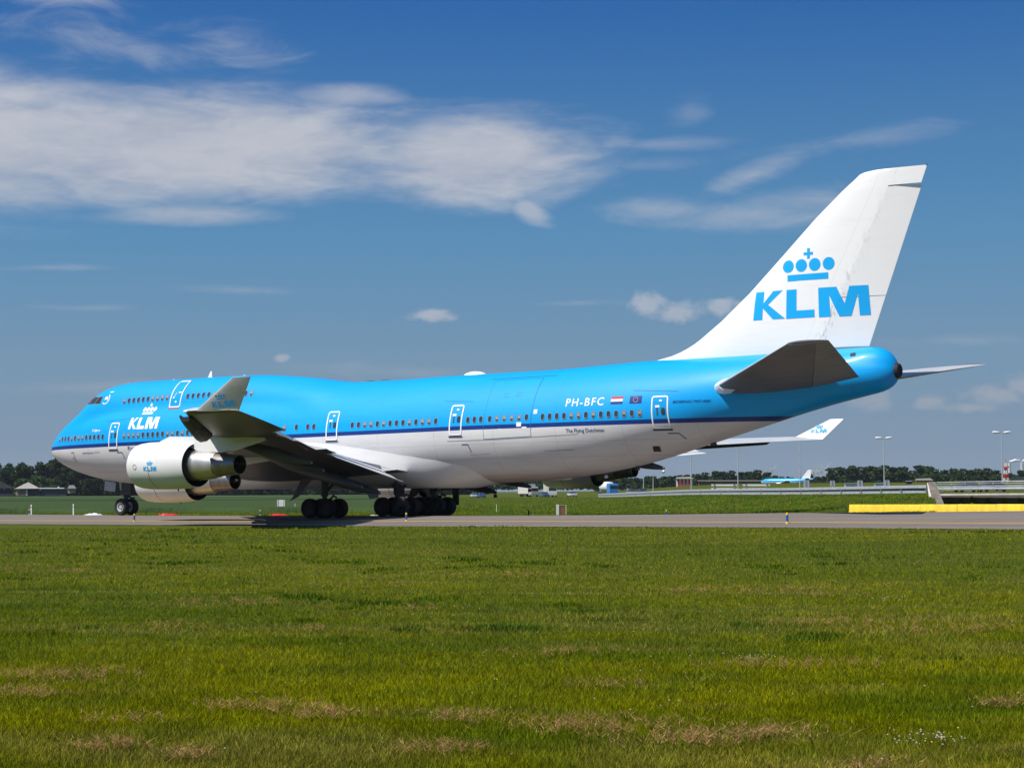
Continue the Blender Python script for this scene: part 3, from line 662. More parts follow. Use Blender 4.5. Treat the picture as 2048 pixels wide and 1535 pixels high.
# -- aerofoils
def airfoil(n=16, camber=.012):
    """unit chord, returns upper then lower, from LE (0) to TE (1), as (x, z per unit thickness-ratio 1, camber)"""
    xs = .5*(1-np.cos(np.linspace(0, PI, n))); yt = 5*(.2969*np.sqrt(xs)-.126*xs-.3516*xs**2+.2843*xs**3-.1036*xs**4)
    yc = camber*4*xs*(1-xs); return xs, yt, yc
def wing_sec(le, te, tc, f0=0.0, f1=1.0, n=16, camber=.012, P=None):
    """closed loop between chord fractions f0..f1; le, te are (x, P, z)"""
    le = np.array(le, float); te = np.array(te, float); ch = np.linalg.norm(te-le)
    base, yt, yc = airfoil(41, camber); t = f0+(f1-f0)*.5*(1-np.cos(np.linspace(0, PI, n)))
    up = np.interp(t, base, yt)*tc+np.interp(t, base, yc); lo = -np.interp(t, base, yt)*tc+np.interp(t, base, yc)
    up = up+.0012; lo = lo-.0012
    pts = [le+(te-le)*a+np.array([0, 0, ch*b]) for a, b in zip(t, up)] + [le+(te-le)*a+np.array([0, 0, ch*b]) for a, b in zip(t[::-1], lo[::-1])]
    return [tuple(p) for p in pts]
XLE = mono([0, 3.2, 31.4], [16.6, 20.45, 45.45]); XTE = mono([0, 3.2, 12, 13.2, 31.4], [35.7, 36.3, 38.0, 38.62, 49.1])
ZTE = mono([0, 3.2, 13, 19, 22, 25, 31.4], [2.8, 2.98, 4.15, 4.62, 4.86, 5.06, 5.43]); ZLE = mono([0, 3.2, 12, 22, 31.4], [3.3, 3.42, 4.2, 4.98, 5.52])
TC = mono([0, 3.2, 12, 31.4], [.125, .12, .092, .085])
def lep(P): return (float(XLE(P)), P, float(ZLE(P)))
def tep(P): return (float(XTE(P)), P, float(ZTE(P)))
def mirror(secs, s): return [[(x, P*s, z) for x, P, z in q] for q in secs]
def surface_panel(corners_le, corners_te, tc, s, n=10, nsp=6):
    secs = []
    for k in range(nsp):
        f = k/(nsp-1); le = [a+(b-a)*f for a, b in zip(*corners_le)]; te = [a+(b-a)*f for a, b in zip(*corners_te)]
        secs.append(wing_sec(le, te, tc, n=n, camber=.02))
    return mirror(secs, s)
def build_wing(s):
    side = 'port' if s > 0 else 'starboard'
    mb = MB()
    for P0, P1, fc in ((1.2, 4.0, 1.0), (4.0, 11.3, .915), (11.3, 13.2, 1.0), (13.2, 22.2, .83), (22.2, 31.4, 1.0)):
        k = max(3, int((P1-P0)/1.2)); secs = [wing_sec(lep(P), tep(P), float(TC(P)), 0, fc) for P in np.linspace(P0, P1, k)]
        mb.loft(mirror(secs, s))
    # rounded tip
    mb.loft(mirror([wing_sec(lep(31.4), tep(31.4), .085), wing_sec((45.9, 31.62, 5.53), (49.1, 31.55, 5.45), .05), wing_sec((46.4, 31.7, 5.53), (49.0, 31.62, 5.47), .01)], s))
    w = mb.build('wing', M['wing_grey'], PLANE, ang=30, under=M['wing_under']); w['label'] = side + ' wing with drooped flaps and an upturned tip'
    # slotted flaps: fore vane and main panel each side
    def flap(P0, P1, le0, le1, te0, te1, tc=.10):
        L0, L1, T0, T1 = (np.array(q) for q in ((le0[0], P0, le0[1]), (le1[0], P1, le1[1]), (te0[0], P0, te0[1]), (te1[0], P1, te1[1])))
        m0 = L0+(T0-L0)*.30; m1 = L1+(T1-L1)*.30; up = np.array([0, 0, .10])
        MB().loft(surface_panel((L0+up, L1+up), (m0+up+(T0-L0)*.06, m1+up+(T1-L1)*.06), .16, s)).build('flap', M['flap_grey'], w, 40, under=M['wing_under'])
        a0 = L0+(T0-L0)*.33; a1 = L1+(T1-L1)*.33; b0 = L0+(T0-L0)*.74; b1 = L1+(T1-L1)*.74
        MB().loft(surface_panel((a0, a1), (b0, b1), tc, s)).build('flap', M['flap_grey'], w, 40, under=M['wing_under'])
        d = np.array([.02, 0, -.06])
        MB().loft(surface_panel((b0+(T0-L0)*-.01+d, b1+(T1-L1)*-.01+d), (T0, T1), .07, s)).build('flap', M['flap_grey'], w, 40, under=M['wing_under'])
    flap(4.05, 11.2, (34.85, 3.05), (36.55, 4.08), (37.15, 2.24), (37.95, 3.60))
    flap(13.3, 22.1, (37.0, 4.18), (42.05, 4.86), (39.45, 3.55), (44.35, 4.32), .09)
    # leading edge flaps hanging ahead of the wing
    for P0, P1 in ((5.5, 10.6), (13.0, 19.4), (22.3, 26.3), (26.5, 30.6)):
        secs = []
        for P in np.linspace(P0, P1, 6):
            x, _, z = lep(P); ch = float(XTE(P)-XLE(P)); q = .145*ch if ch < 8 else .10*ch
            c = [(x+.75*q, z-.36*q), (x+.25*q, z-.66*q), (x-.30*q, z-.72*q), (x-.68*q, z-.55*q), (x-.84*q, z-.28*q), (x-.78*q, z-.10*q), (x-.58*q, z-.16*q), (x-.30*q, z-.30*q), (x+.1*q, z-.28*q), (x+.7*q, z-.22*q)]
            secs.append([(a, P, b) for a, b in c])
        MB().loft(mirror(secs, s)).build('leading_edge_flap', M['black'], w, 30)  # all black: the shade behind the panel is put into the colour
        for P in np.linspace(P0+.5, P1-.5, 4):
            x, _, z = lep(P); ch = float(XTE(P)-XLE(P)); q = .10*ch
            MB().tube([(x+.5*q, P*s, z-.25*q), (x+.2*q, P*s, z-.80*q)], .03, 6).build('flap_bracket', M['rim'], w)
    # canoe fairings over the flap tracks
    for P, tip, ln in ((19.0, (42.6, 3.22), 5.6), (15.2, (40.15, 2.86), 5.6), (9.0, (37.85, 1.92), 6.8), (6.2, (36.95, 1.55), 6.6)):
        secs = []; x0 = tip[0]-ln; zw = float(ZTE(P))+.05
        for f in np.linspace(0, 1, 14):
            x = x0+ln*f; zt_ = zw-.15+(tip[1]+.12-zw+.15)*f**1.6; hh = .62*math.sin(PI*min(f*.93+.05, .97))**.75; zb_ = zt_-hh-.10
            w_ = .27*math.sin(PI*min(f*.90+.07, .96))**.6
            secs.append([(x, P+w_*math.cos(a), (zt_+zb_)/2+(zt_-zb_)/2*math.sin(a)) for a in np.linspace(0, 2*PI, 12, endpoint=False)])
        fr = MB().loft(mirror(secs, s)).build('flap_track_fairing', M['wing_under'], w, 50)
        if s < 0: MB().lathe_x((tip[0]-.10, P*s, tip[1]-.22), [(-.05, .13), (.05, .12), (.13, .08), (.16, .01)], 10).build('fairing_tip', M['beacon'] if P > 12 else M['redtip'], w)
    # winglet
    A, B, T, U = (46.45, 31.66, 5.53), (49.1, 31.50, 5.45), (50.5, 32.19, 6.96), (49.40, 32.24, 6.97)
    secs = []
    for f in np.linspace(0, 1, 7):
        le = np.array(A)+(np.array(U)-np.array(A))*f; te = np.array(B)+(np.array(T)-np.array(B))*f; d = te-le; nrm = np.cross(d, np.array(U)-np.array(A)); nrm /= np.linalg.norm(nrm)
        base, yt, yc = airfoil(12, 0); tcx = .05 if f < .99 else .02; c = np.linalg.norm(d)
        secs.append([tuple(le+d*a+nrm*c*(tcx*b+.002)) for a, b in zip(base, yt)] + [tuple(le+d*a-nrm*c*(tcx*b+.002)) for a, b in zip(base[::-1], yt[::-1])])
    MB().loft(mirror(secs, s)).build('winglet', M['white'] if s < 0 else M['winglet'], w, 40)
    # emblem on the face of the winglet that the camera sees
    A, B, U = np.array(A), np.array(B), np.array(U); n_ = np.cross(B-A, U-A); n_ /= np.linalg.norm(n_); n_ = n_ if n_[1] > 0 else -n_
    up = np.cross(n_, np.array([1, 0, 0])); up = up if up[2] > 0 else -up; up /= np.linalg.norm(up); ax = np.cross(up, n_); ax = ax if ax[0] > 0 else -ax
    O = np.array([47.73, 31.68, 5.67]) if s > 0 else np.array([48.02, 31.80, 5.92]); wd = 1.36 if s > 0 else 1.28
    face = n_*(.15 if s > 0 else -.13); mbl = MB()
    for poly in logo(0, 0, wd):
        bm = bmesh.new(); f = bm.faces.new([bm.verts.new((x, 0, z)) for x, z in poly]); f.normal_update(); bmesh.ops.triangulate(bm, faces=bm.faces, ngon_method='EAR_CLIP'); bm.verts.index_update()
        vs = [tuple((O+ax*v.co.x+up*v.co.z+face)*np.array([1, s, 1])) for v in bm.verts]; mbl.add(vs, [tuple(v.index for v in f.verts) for f in bm.faces]); bm.free()
    mbl.build('winglet_emblem', M['decal_blue'], w, 0, fix=False)
    MB().lathe_x((45.55, 31.45*s, 5.52), [(-.12, .02), (-.08, .06), (.1, .08), (.3, .06)], 10).build('navigation_light', M['beacon'], w)
    return w
build_wing(1); build_wing(-1)

def build_engine(P, xl, zc, s, emblem):
    c = (xl, P*s, zc)
    e = MB(); e.lathe_x(c, [(1.2, 1.06), (.4, 1.0), (.06, 1.04), (.0, 1.10), (.04, 1.17), (.14, 1.22)], 56, 1)
    e.lathe_x(c, [(.14, 1.22), (.35, 1.275), (.9, 1.33), (1.7, 1.345), (2.6, 1.345), (3.4, 1.32), (4.1, 1.27), (4.5, 1.22), (4.505, 1.20)], 56, 0); e.lathe_x(c, [(4.505, 1.20), (3.9, 1.16), (3.0, 1.05)], 56, 2)  # inner duct wall black: the shade of the recess is painted in
    e.add([(xl+1.2, P*s+1.06*math.cos(a), zc+1.06*math.sin(a)) for a in np.linspace(0, 2*PI, 40, endpoint=False)], [tuple(range(40))], 2)
    e.add([(xl+3.0, P*s+1.06*math.cos(a), zc+1.06*math.sin(a)) for a in np.linspace(0, 2*PI, 40, endpoint=False)], [tuple(range(40))], 2)
    o = e.build('engine', [M['nacelle'], M['metal'], M['black']], PLANE, 30)
    MB().lathe_x(c, [(3.05, .84), (4.3, .86), (4.75, .86), (4.77, .845), (5.3, .82), (5.8, .775), (6.2, .70), (6.2, .64)], 48).build('core_cowl', M['core'], o, 30)
    MB().lathe_x(c, [(4.6, .87), (4.7, .88), (4.8, .862)], 48).build('cowl_ring', M['metal'], o, 30)
    MB().lathe_x(c, [(6.1, .67), (6.2, .665), (6.9, .60), (7.72, .525), (7.74, .50), (7.4, .49), (6.9, .49)], 44).build('exhaust_nozzle', M['nozzle'], o, 30)
    MB().lathe_x(c, [(6.9, .49), (6.92, .30), (7.3, .26), (7.9, .10), (8.0, .01)], 24).build('exhaust_plug', M['black'], o, 30)
    # seam and red warning arc on the cowl
    for xx, mt, a0, a1, r in ((2.35, 'grey_line', -PI, PI, 1.340), (1.95, 'decal_red', -1.25, -.25, 1.347)):
        L = [(xl+xx+ww, P*s+r*math.cos(a)*1.0, zc+r*math.sin(a)) for ww in (-.02, .02) for a in np.linspace(a0, a1, 49)]
        MB().add(L, [(i, i+1, 50+i, 49+i) for i in range(48)]).build('cowl_seam', M[mt], o, 0, fix=False)
    if emblem:
        def sf(x, z): return P+math.sqrt(max(float(np.interp(x-xl, (.35, .9, 1.7, 2.6, 3.4), (1.275, 1.33, 1.345, 1.345, 1.32)))**2-(z-zc)**2, .01))
        wrapped('cowl_emblem', logo(xl+1.62, zc-.30, 1.02), sf, M['decal_blue'], o, .012, .05)
        rg = [[(xl+.9+.16*math.cos(a), zc-.08+.16*math.sin(a)), (xl+.9+.16*math.cos(b), zc-.08+.16*math.sin(b)), (xl+.9+.12*math.cos(b), zc-.08+.12*math.sin(b)), (xl+.9+.12*math.cos(a), zc-.08+.12*math.sin(a))] for a, b in zip(np.linspace(0, 2*PI, 17)[:-1], np.linspace(0, 2*PI, 17)[1:])]
        wrapped('cowl_port', rg, sf, M['grey_line'], o, .012, 0)
    # pylon: follows the cowl top, leading edge of the wing and its underside
    zl, xw = float(ZLE(P)), float(XLE(P)); ch = float(XTE(P))-xw; secs = []
    zu = lambda x: zl-(.05*ch if x > xw else 0)+(x-xw)*(float(ZTE(P))-zl)/ch
    top = [(xl+1.6, zc+1.36), (xl+2.6, zc+1.62), (xw-.9, zl-.15), (xw+.1, zl+.12), (xw+.6, zl+.1), (xw+2.2, zu(xw+2.2)+.15), (xw+4.3, zu(xw+4.3)+.1)]
    bot = [(xw+4.4, zu(xw+4.4)-.05), (xl+8.2, zc+.95), (xl+6.6, zc+.66), (xl+4.8, zc+.80), (xl+4.2, zc+1.0), (xl+1.6, zc+1.2)]
    pl = MB(); poly = top+bot; nn = len(poly)
    cxm = sum(p[0] for p in poly)/nn
    def half(x, z): return .30 if xl+2.4 < x < xw+2 else .07
    vs = [(x, P*s+half(x, z), z) for x, z in poly]+[(x, P*s-half(x, z), z) for x, z in poly]
    pl.add(vs, [(i, (i+1) % nn, nn+(i+1) % nn, nn+i) for i in range(nn)]+[tuple(range(nn-1, -1, -1)), tuple(range(nn, 2*nn))])
    pl.build('pylon', M['white'], o, 30)
    for xx, zz in ((xl+4.1, zc-1.2), (xl+3.0, zc-1.33)): MB().tube([(xx, P*s, zz+.05), (xx+.05, P*s, zz-.10)], .04, 6).build('drain', M['dark_grey'], o)
for s in (1, -1):
    build_engine(20.85, 31.30, 3.17, s, s > 0); build_engine(11.70, 22.20, 2.36, s, False)

# -- tail
FIN_LE = mono([9.0, 9.36, 9.6, 10.0, 10.5, 19.0, 19.28, 19.36], [51.6, 53.0, 54.2, 55.3, 56.2, 66.18, 66.6, 67.2]); FIN_TE = lambda z: 66.71+(z-9.54)*.3765
HINGE = lambda z: 63.9+(z-9.79)*.4994
RUD = math.tan(math.radians(5.0))
def fin_half(x, z):
    le = float(FIN_LE(min(max(z, 9.0), 19.36))); te = FIN_TE(z); f = min(max((x-le)/(te-le), 0.0), 1.0)
    base, yt, yc = airfoil(41, 0); th = min(.10*(te-le), 1.0+.0*z)
    return float(np.interp(f, base, yt))*th+.012
def build_fin():
    zs = [8.9, 9.36, 9.6, 9.8, 10.0, 10.25, 10.5, 11.5, 13, 15, 17, 18.35]; mb = MB()
    def sec(z, f0, f1, defl=0.0, n=15):
        le = float(FIN_LE(z)); te = FIN_TE(z); hx = HINGE(z); x0 = le if f0 is None else hx; x1 = te if f1 is None else hx
        t = x0+(x1-x0)*.5*(1-np.cos(np.linspace(0, PI, n)))
        return [(x, fin_half(x, z)-defl*(x-hx), z) for x in t] + [(x, -fin_half(x, z)-defl*(x-hx), z) for x in t[::-1]]
    mb.loft([sec(z, None, 1) for z in zs]); mb.loft([sec(z, None, None) for z in (18.42, 18.7, 19.0, 19.2, 19.30, 19.36)])
    mb.loft([sec(z, None, 1) for z in (18.35, 18.42)])
    f = mb.build('tail_fin', M['fin'], PLANE, 30)
    r_ = MB().loft([sec(z, 1, None, RUD) for z in (9.62, 10.5, 12.36)]).build('rudder', M['fin'], f, 30)
    r_ = MB().loft([sec(z, 1, None, RUD) for z in (12.40, 13.5, 15, 17, 18.36)]).build('rudder', M['fin'], f, 30)
    def surf(x, z): return fin_half(x, z)-(RUD*max(0, x-HINGE(z)))
    wrapped('fin_emblem', list(LOGO_FIN.values()), surf, M['decal_blue'], f, .012, .25)
    MB().box((70.38, 0, 19.36), (.12, .05, .05)).build('fin_tip_light', M['dark_grey'], f)
build_fin()
M['stab'] = mat('tailplane_paint', (0.115, 0.112, 0.108), .45, 0, .14, 1.0, stretch=(.6, 1, 1)); M['elev'] = mat('elevator_paint', (0.175, 0.17, 0.16), .45, 0, .15, 1.2, stretch=(.4, 1, 1))  # tailplane and elevator undersides darkened, shade worked into both colours
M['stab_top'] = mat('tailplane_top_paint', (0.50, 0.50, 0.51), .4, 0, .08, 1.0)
for s in (1, -1):
    def stab_secs(f0, f1, ps):
        return [wing_sec((56.9+1.035*(P-1.0), P, 7.26+.178*(P-1.3)), (66.75+.276*(P-1.0), P, 7.76+.134*(P-1.3)), .095 if P < 10.5 else .075, f0, f1, camber=-.004) for P in ps]
    secs = stab_secs(0, .70, (.6, 1.5, 2.5, 4, 6, 8, 10, 10.8, 11.0))
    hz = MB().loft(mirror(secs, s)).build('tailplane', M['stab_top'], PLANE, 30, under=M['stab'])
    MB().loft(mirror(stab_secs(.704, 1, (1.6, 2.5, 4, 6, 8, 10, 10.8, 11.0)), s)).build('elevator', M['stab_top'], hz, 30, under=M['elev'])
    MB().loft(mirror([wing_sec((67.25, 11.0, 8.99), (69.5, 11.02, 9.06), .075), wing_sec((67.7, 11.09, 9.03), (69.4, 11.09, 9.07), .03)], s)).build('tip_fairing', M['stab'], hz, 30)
    # bright nose cap at the root and the elevator gap
    cap = [wing_sec((58.45+1.035*(P-2.5), P, 7.48+.178*(P-2.5)), (60.6+.8*(P-2.5), P, 7.50+.16*(P-2.5)), .36, 0, .7, 8, .0) for P in (1.7, 2.3, 2.8, 3.1)]
    MB().loft(mirror(cap, s)).build('root_cap', M['white'], hz, 40)

# -- landing gear
def wheel_mesh(r, w, rimmat):
    mb = MB(); h = w/2
    mb.lathe_y((0, 0, 0), [(-h*.72, r*.55), (-h*.95, r*.68), (-h, r*.82), (-h*.86, r*.94), (-h*.5, r*.992), (0, r), (h*.5, r*.992), (h*.86, r*.94), (h, r*.82), (h*.95, r*.68), (h*.72, r*.55)], 36)
    for k in (-1, 1):
        mb.lathe_y((0, 0, 0), [(k*h*.72, r*.555), (k*h*.80, r*.54), (k*h*.72, r*.46), (k*h*.40, r*.42), (k*h*.32, r*.24), (k*h*.62, r*.20), (k*h*.62, r*.02)], 28, 1)
        for a in range(8): mb.box((r*.33*math.cos(a*PI/4), k*h*.36, r*.33*math.sin(a*PI/4)), (.07*r/.6, .03, .07*r/.6), 0, 2)
    return mb.mesh('wheel', [M['tyre'], rimmat, M['black']], 30)
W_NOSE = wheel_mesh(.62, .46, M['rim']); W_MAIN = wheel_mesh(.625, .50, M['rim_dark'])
def put_wheel(me, x, P, z, parent):
    o = bpy.data.objects.new('wheel', me); o.location = V((x, P, z)); link(o, parent); return o
g = MB(); zg = float(ground_z(7.75, 0))
g.tube([(7.75, 0, zg+.62), (7.72, 0, zg+1.3)], .13, 12); g.tube([(7.72, 0, zg+1.25), (7.6, 0, 2.6)], .19, 12); g.tube([(7.75, -.5, zg+.62), (7.75, .5, zg+.62)], .09, 10)
ng = g.build('nose_gear', M['strut'], PLANE)
MB().tube([(7.7, 0, 1.5), (8.35, 0, 1.25), (8.6, 0, 1.3)], [.07, .08, .06]).build('torque_link', M['strut'], ng)
MB().tube([(7.65, .1, 1.9), (8.9, .15, 2.5)], .07).build('drag_brace', M['strut'], ng); MB().tube([(7.65, -.2, 1.7), (7.9, -.2, 2.5)], .07).build('drag_brace', M['strut'], ng)
MB().box((8.05, 0, 1.95), (.95, .7, .9)).build('gear_well_linkage', M['dark_grey'], ng)
MB().lathe_x((7.42, .16, 1.45), [(0, .01), (.02, .09), (.12, .08)], 10).build('taxi_light', M['beacon'], ng)
for P in (-1, 1): MB().add([(6.2, .72*P, 2.55), (7.35, .72*P, 2.42), (7.35, .80*P, 1.72), (6.2, .80*P, 1.85), (6.2, .68*P, 2.55), (7.35, .68*P, 2.42), (7.35, .76*P, 1.72), (6.2, .76*P, 1.85)], [(0,1,2,3),(7,6,5,4),(0,4,5,1),(1,5,6,2),(2,6,7,3),(3,7,4,0)]).build('gear_door', M['gear_door'], ng)
for P in (-.455, .455): put_wheel(W_NOSE, 7.75, P, zg+.62, ng)
def main_gear(x, P, ztop, body):
    zg = float(ground_z(x, P)); g = MB()
    g.tube([(x, P, zg+.7), (x, P, zg+1.5)], .16, 12); g.tube([(x, P, zg+1.4), (x-.05, P*.97, ztop)], .24, 12); g.tube([(x-.78, P, zg+.63), (x+.78, P, zg+.63)], .15, 10)
    for dx in (-.735, .735): g.tube([(x+dx, P-.62, zg+.625), (x+dx, P+.62, zg+.625)], .09, 8)
    o = g.build('main_gear', M['strut'], PLANE)
    for dx in (-.735, .735):
        for dP in (-.56, .56): put_wheel(W_MAIN, x+dx, P+dP, zg+.625, o)
    MB().tube([(x+.2, P, zg+1.0), (x+.75, P, zg+1.42), (x+1.0, P, zg+1.3)], .07).build('torque_link', M['strut'], o)
    MB().tube([(x, P, zg+1.5), (x+1.1, P*.8, ztop)], .09).build('drag_brace', M['strut'], o)
    MB().tube([(x, P, zg+1.55), (x-.9, P*.9, ztop)], .08).build('side_brace', M['strut'], o)
    return o
for s in (1, -1):
    wg = main_gear(31.82, 5.5*s, 3.4, False)
    # strut door in front of the leg and the hinged outer door
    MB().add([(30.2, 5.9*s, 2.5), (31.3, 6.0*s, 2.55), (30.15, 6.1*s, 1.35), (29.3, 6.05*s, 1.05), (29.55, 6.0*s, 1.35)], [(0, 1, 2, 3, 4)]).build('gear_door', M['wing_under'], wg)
    bgr = main_gear(34.88, 1.92*s, 2.6, True)
    MB().add([(33.0, 3.0*s, 2.0), (34.2, 3.05*s, 2.0), (34.35, 3.15*s, 1.25), (33.55, 3.1*s, 1.2)], [(0, 1, 2, 3)]).build('gear_door', M['gear_door'], bgr)
    MB().box((36.0, 2.9*s, 1.35), (.5, .06, 1.2), 0).build('gear_door', M['dark_grey'], bgr)

# ------------------------------------------------------------------ grass
def vnoise(x, y, seed=0):
    xi = np.floor(x).astype(np.int64); yi = np.floor(y).astype(np.int64); fx = x-xi; fy = y-yi; fx = fx*fx*(3-2*fx); fy = fy*fy*(3-2*fy)
    def h(a, b):
        n_ = (a*374761393 + b*668265263 + seed*974634777) & 0xffffffff; n_ = ((n_ ^ (n_ >> 13))*1274126177) & 0xffffffff
        return ((n_ ^ (n_ >> 16)) & 0xffff)/65535.0
    return (h(xi, yi)*(1-fx)+h(xi+1, yi)*fx)*(1-fy) + (h(xi, yi+1)*(1-fx)+h(xi+1, yi+1)*fx)*fy
def fbm(x, y, seed=0, o=4):
    a = 0; w = .5; tot = 0
    for k in range(o): a = a+w*vnoise(x, y, seed+k*17); tot += w; w *= .5; x = x*2.03+3.1; y = y*2.03+1.7
    return a/tot
def leaf_mat(name, trans=0.35, rough=0.6):
    m_ = bpy.data.materials.new(name); m_.use_nodes = True; t = NT(m_.node_tree); nt = m_.node_tree; nt.nodes.remove(nt.nodes['Principled BSDF']); out = nt.nodes['Material Output']
    at = t.node('ShaderNodeAttribute', attribute_name='tint'); d = t.node('ShaderNodeBsdfDiffuse'); tr = t.node('ShaderNodeBsdfTranslucent'); mx = t.node('ShaderNodeMixShader'); mx.inputs[0].default_value = trans
    t.l.new(at.outputs['Color'], d.inputs[0]); t.l.new(at.outputs['Color'], tr.inputs[0]); t.l.new(d.outputs[0], mx.inputs[1]); t.l.new(tr.outputs[0], mx.inputs[2]); t.l.new(mx.outputs[0], out.inputs[0])
    return m_
M['blade'] = leaf_mat('grass_blade', 0.30)
def blades(name, X, P, Z, H, Wd, lean, col, mat_, label, cat):
    """one triangle per blade, numpy arrays"""
    n_ = len(X); ang = RNG.uniform(0, 2*PI, n_); la = RNG.uniform(0, 2*PI, n_)
    v = np.zeros((n_, 3, 3), np.float32)
    sx, sy = np.cos(ang)*Wd/2, np.sin(ang)*Wd/2
    v[:, 0] = np.stack([X-sx, -(P-sy), Z], 1); v[:, 1] = np.stack([X+sx, -(P+sy), Z], 1)
    v[:, 2] = np.stack([X+np.cos(la)*lean*H, -(P+np.sin(la)*lean*H), Z+H], 1)
    me = bpy.data.meshes.new(name); me.vertices.add(3*n_); me.vertices.foreach_set('co', v.ravel())
    me.loops.add(3*n_); me.loops.foreach_set('vertex_index', np.arange(3*n_, dtype=np.int32)); me.polygons.add(n_)
    me.polygons.foreach_set('loop_start', np.arange(0, 3*n_, 3, dtype=np.int32)); me.polygons.foreach_set('loop_total', np.full(n_, 3, np.int32))
    me.update(calc_edges=True)
    a = me.attributes.new('tint', 'FLOAT_COLOR', 'POINT'); c4 = np.ones((n_, 3, 4), np.float32); c4[:, :, :3] = np.clip(col, 0, 1)[:, None, :]; a.data.foreach_set('color', c4.ravel())
    me.materials.append(mat_); o = bpy.data.objects.new(name, me); COL.objects.link(o); return tag(o, label, cat, kind='stuff')
def lerp(a, b, t): return np.array(a)[None]*(1-t[:, None]) + np.array(b)[None]*t[:, None]
def image_row(d): return 982+1.6*FOC/d
# raked rows of dead clippings left by the mower: (bearing from, to, depth from, to, half width)
RAKES = []
def lawn():
    n_ = 760000
    row = RNG.uniform(1046, 1640, n_); d = 1.62*FOC/(row-982); u = RNG.uniform(-260, 2310, n_)
    k = (u-1024)/FOC; X = CAM[0]+d*(_fh[0]+_r[0]*k); P = CAM[1]+d*(_fh[1]+_r[1]*k)
    ok = P > NEAR(X)+0.25*np.sin(X*1.7)+0.3*(fbm(X*.8, P*.8, 5)-.6); X, P, d = X[ok], P[ok], d[ok]; n_ = len(X)
    # along and across the mowing direction (about 26 degrees to the airliner's axis)
    a = math.radians(28); U = X*math.cos(a)-P*math.sin(a); Vv = X*math.sin(a)+P*math.cos(a)
    big = fbm(U*.07, Vv*.16, 1); mid = fbm(U*.45, Vv*.9, 2); fine = fbm(X*2.2, P*2.2, 3); tuft = fbm(X*.9, P*.9, 9, 3)
    H = (.024+.032*fine)*(0.75+.7*tuft)*RNG.uniform(.6, 1.35, n_)
    col = lerp((.150, .192, .003), (.285, .280, .004), sst(.30, .68, big*.45+mid*.55))
    col = col*(1-.0) ; col = col*(1-sst(.45, .7, tuft)[:, None]*.30) + np.array((.06, .15, .015))[None]*sst(.45, .7, tuft)[:, None]*.30
    dry = sst(.50, .70, fbm(U*.16, Vv*.60, 21)*.6+fbm(U*.9, Vv*1.6, 22)*.4)*.55
    rake = np.abs(((Vv+1.2*fbm(U*.08, Vv*0+3.3, 31)*4) % 5.2)-2.6); rk = sst(.30, .05, rake)*sst(.50, .66, fbm(U*.16, Vv*.4, 33))
    dead = np.clip(dry+rk, 0, 1)*RNG.uniform(.2, 1, n_)
    col = col*(1-dead[:, None]) + (np.array((.50, .36, .11))[None]*RNG.uniform(.6, 1.15, (n_, 1)))*dead[:, None]
    dark = sst(.64, .74, fbm(X*.9, P*.9, 41))*sst(.5, .62, fbm(X*.12, P*.12, 43)); col = col*(1-dark[:, None]*.75) + np.array((.05, .13, .012))[None]*dark[:, None]*.75
    col = col*RNG.uniform(.4, 1.6, (n_, 1))*(.64+.46*fbm(X*3.1, P*3.1, 91, 3)[:, None])
    H = H*(1+.45*dark)*(1-.25*rk); W_ = np.clip(.0045*(1+RNG.uniform(0, 1, n_)), 0, 1)*np.maximum(1, d/20.0)*(1+1.6*dark)
    H = H*np.maximum(1, np.sqrt(d/35.0)); lean = RNG.uniform(.1, 1.1, n_)*(1+1.2*rk)
    Z = ground_z(X, P)-.012
    blades('lawn_grass', X, P, Z, H, W_, lean, col, M['blade'], 'mown green grass with dry straw-coloured streaks in the foreground', 'grass')
    # raked clumps of dead clippings lying on the lawn
    HAY = [(1180, 1450, 240, 16), (1400, 1480, 260, 16), (930, 1435, 120, 12), (1480, 1182, 300, 5), (1640, 1188, 160, 3), (1380, 1176, 90, 4), (60, 1135, 110, 4), (150, 1138, 60, 4), (420, 1198, 130, 5), (520, 1208, 140, 5), (330, 1255, 120, 6), (120, 1350, 260, 14), (40, 1378, 120, 10),
           (520, 1410, 180, 10), (640, 1420, 150, 10), (380, 1505, 90, 10), (230, 1490, 130, 10), (2010, 1415, 110, 8), (1540, 1470, 170, 12), (1700, 1250, 280, 8), (1900, 1265, 260, 10), (1600, 1330, 300, 7), (720, 1165, 160, 3), (1020, 1150, 180, 3), (850, 1210, 160, 4), (1130, 1178, 120, 4), (1740, 1530, 120, 8), (880, 1500, 140, 9), (1260, 1365, 200, 6), (640, 1250, 150, 5), (1120, 1300, 220, 6), (260, 1440, 120, 8)]
    xs_, ps_, hs_ = [], [], []
    for (u0, r0, su, sr) in HAY:
        cnt = int(su*sr*1.05); rr_ = np.maximum(r0+RNG.normal(0, sr*.45, cnt)+5*np.sin(RNG.uniform(0, 1, 1)*6), 1062); uu = u0+RNG.normal(0, su*.36, cnt); keep = fbm(uu*.09, rr_*.30, u0, 3) > .57; rr_, uu = rr_[keep], uu[keep]
        dd = 1.62*FOC/(rr_-982); k = (uu-1024)/FOC; xs_.append(CAM[0]+dd*(_fh[0]+_r[0]*k)); ps_.append(CAM[1]+dd*(_fh[1]+_r[1]*k)); hs_.append(dd)
    X2, P2, D2 = np.concatenate(xs_), np.concatenate(ps_), np.concatenate(hs_); m2 = len(X2); c2 = np.array((.42, .265, .10))[None]*RNG.uniform(.45, 1.2, (m2, 1))
    blades('dry_clippings', X2, P2, ground_z(X2, P2)+RNG.uniform(.02, .085, m2), RNG.uniform(.012, .04, m2), .006*np.maximum(1, D2/18), RNG.uniform(1.0, 2.8, m2), c2, M['blade'], 'raked clumps of dead straw lying on the foreground lawn', 'straw')
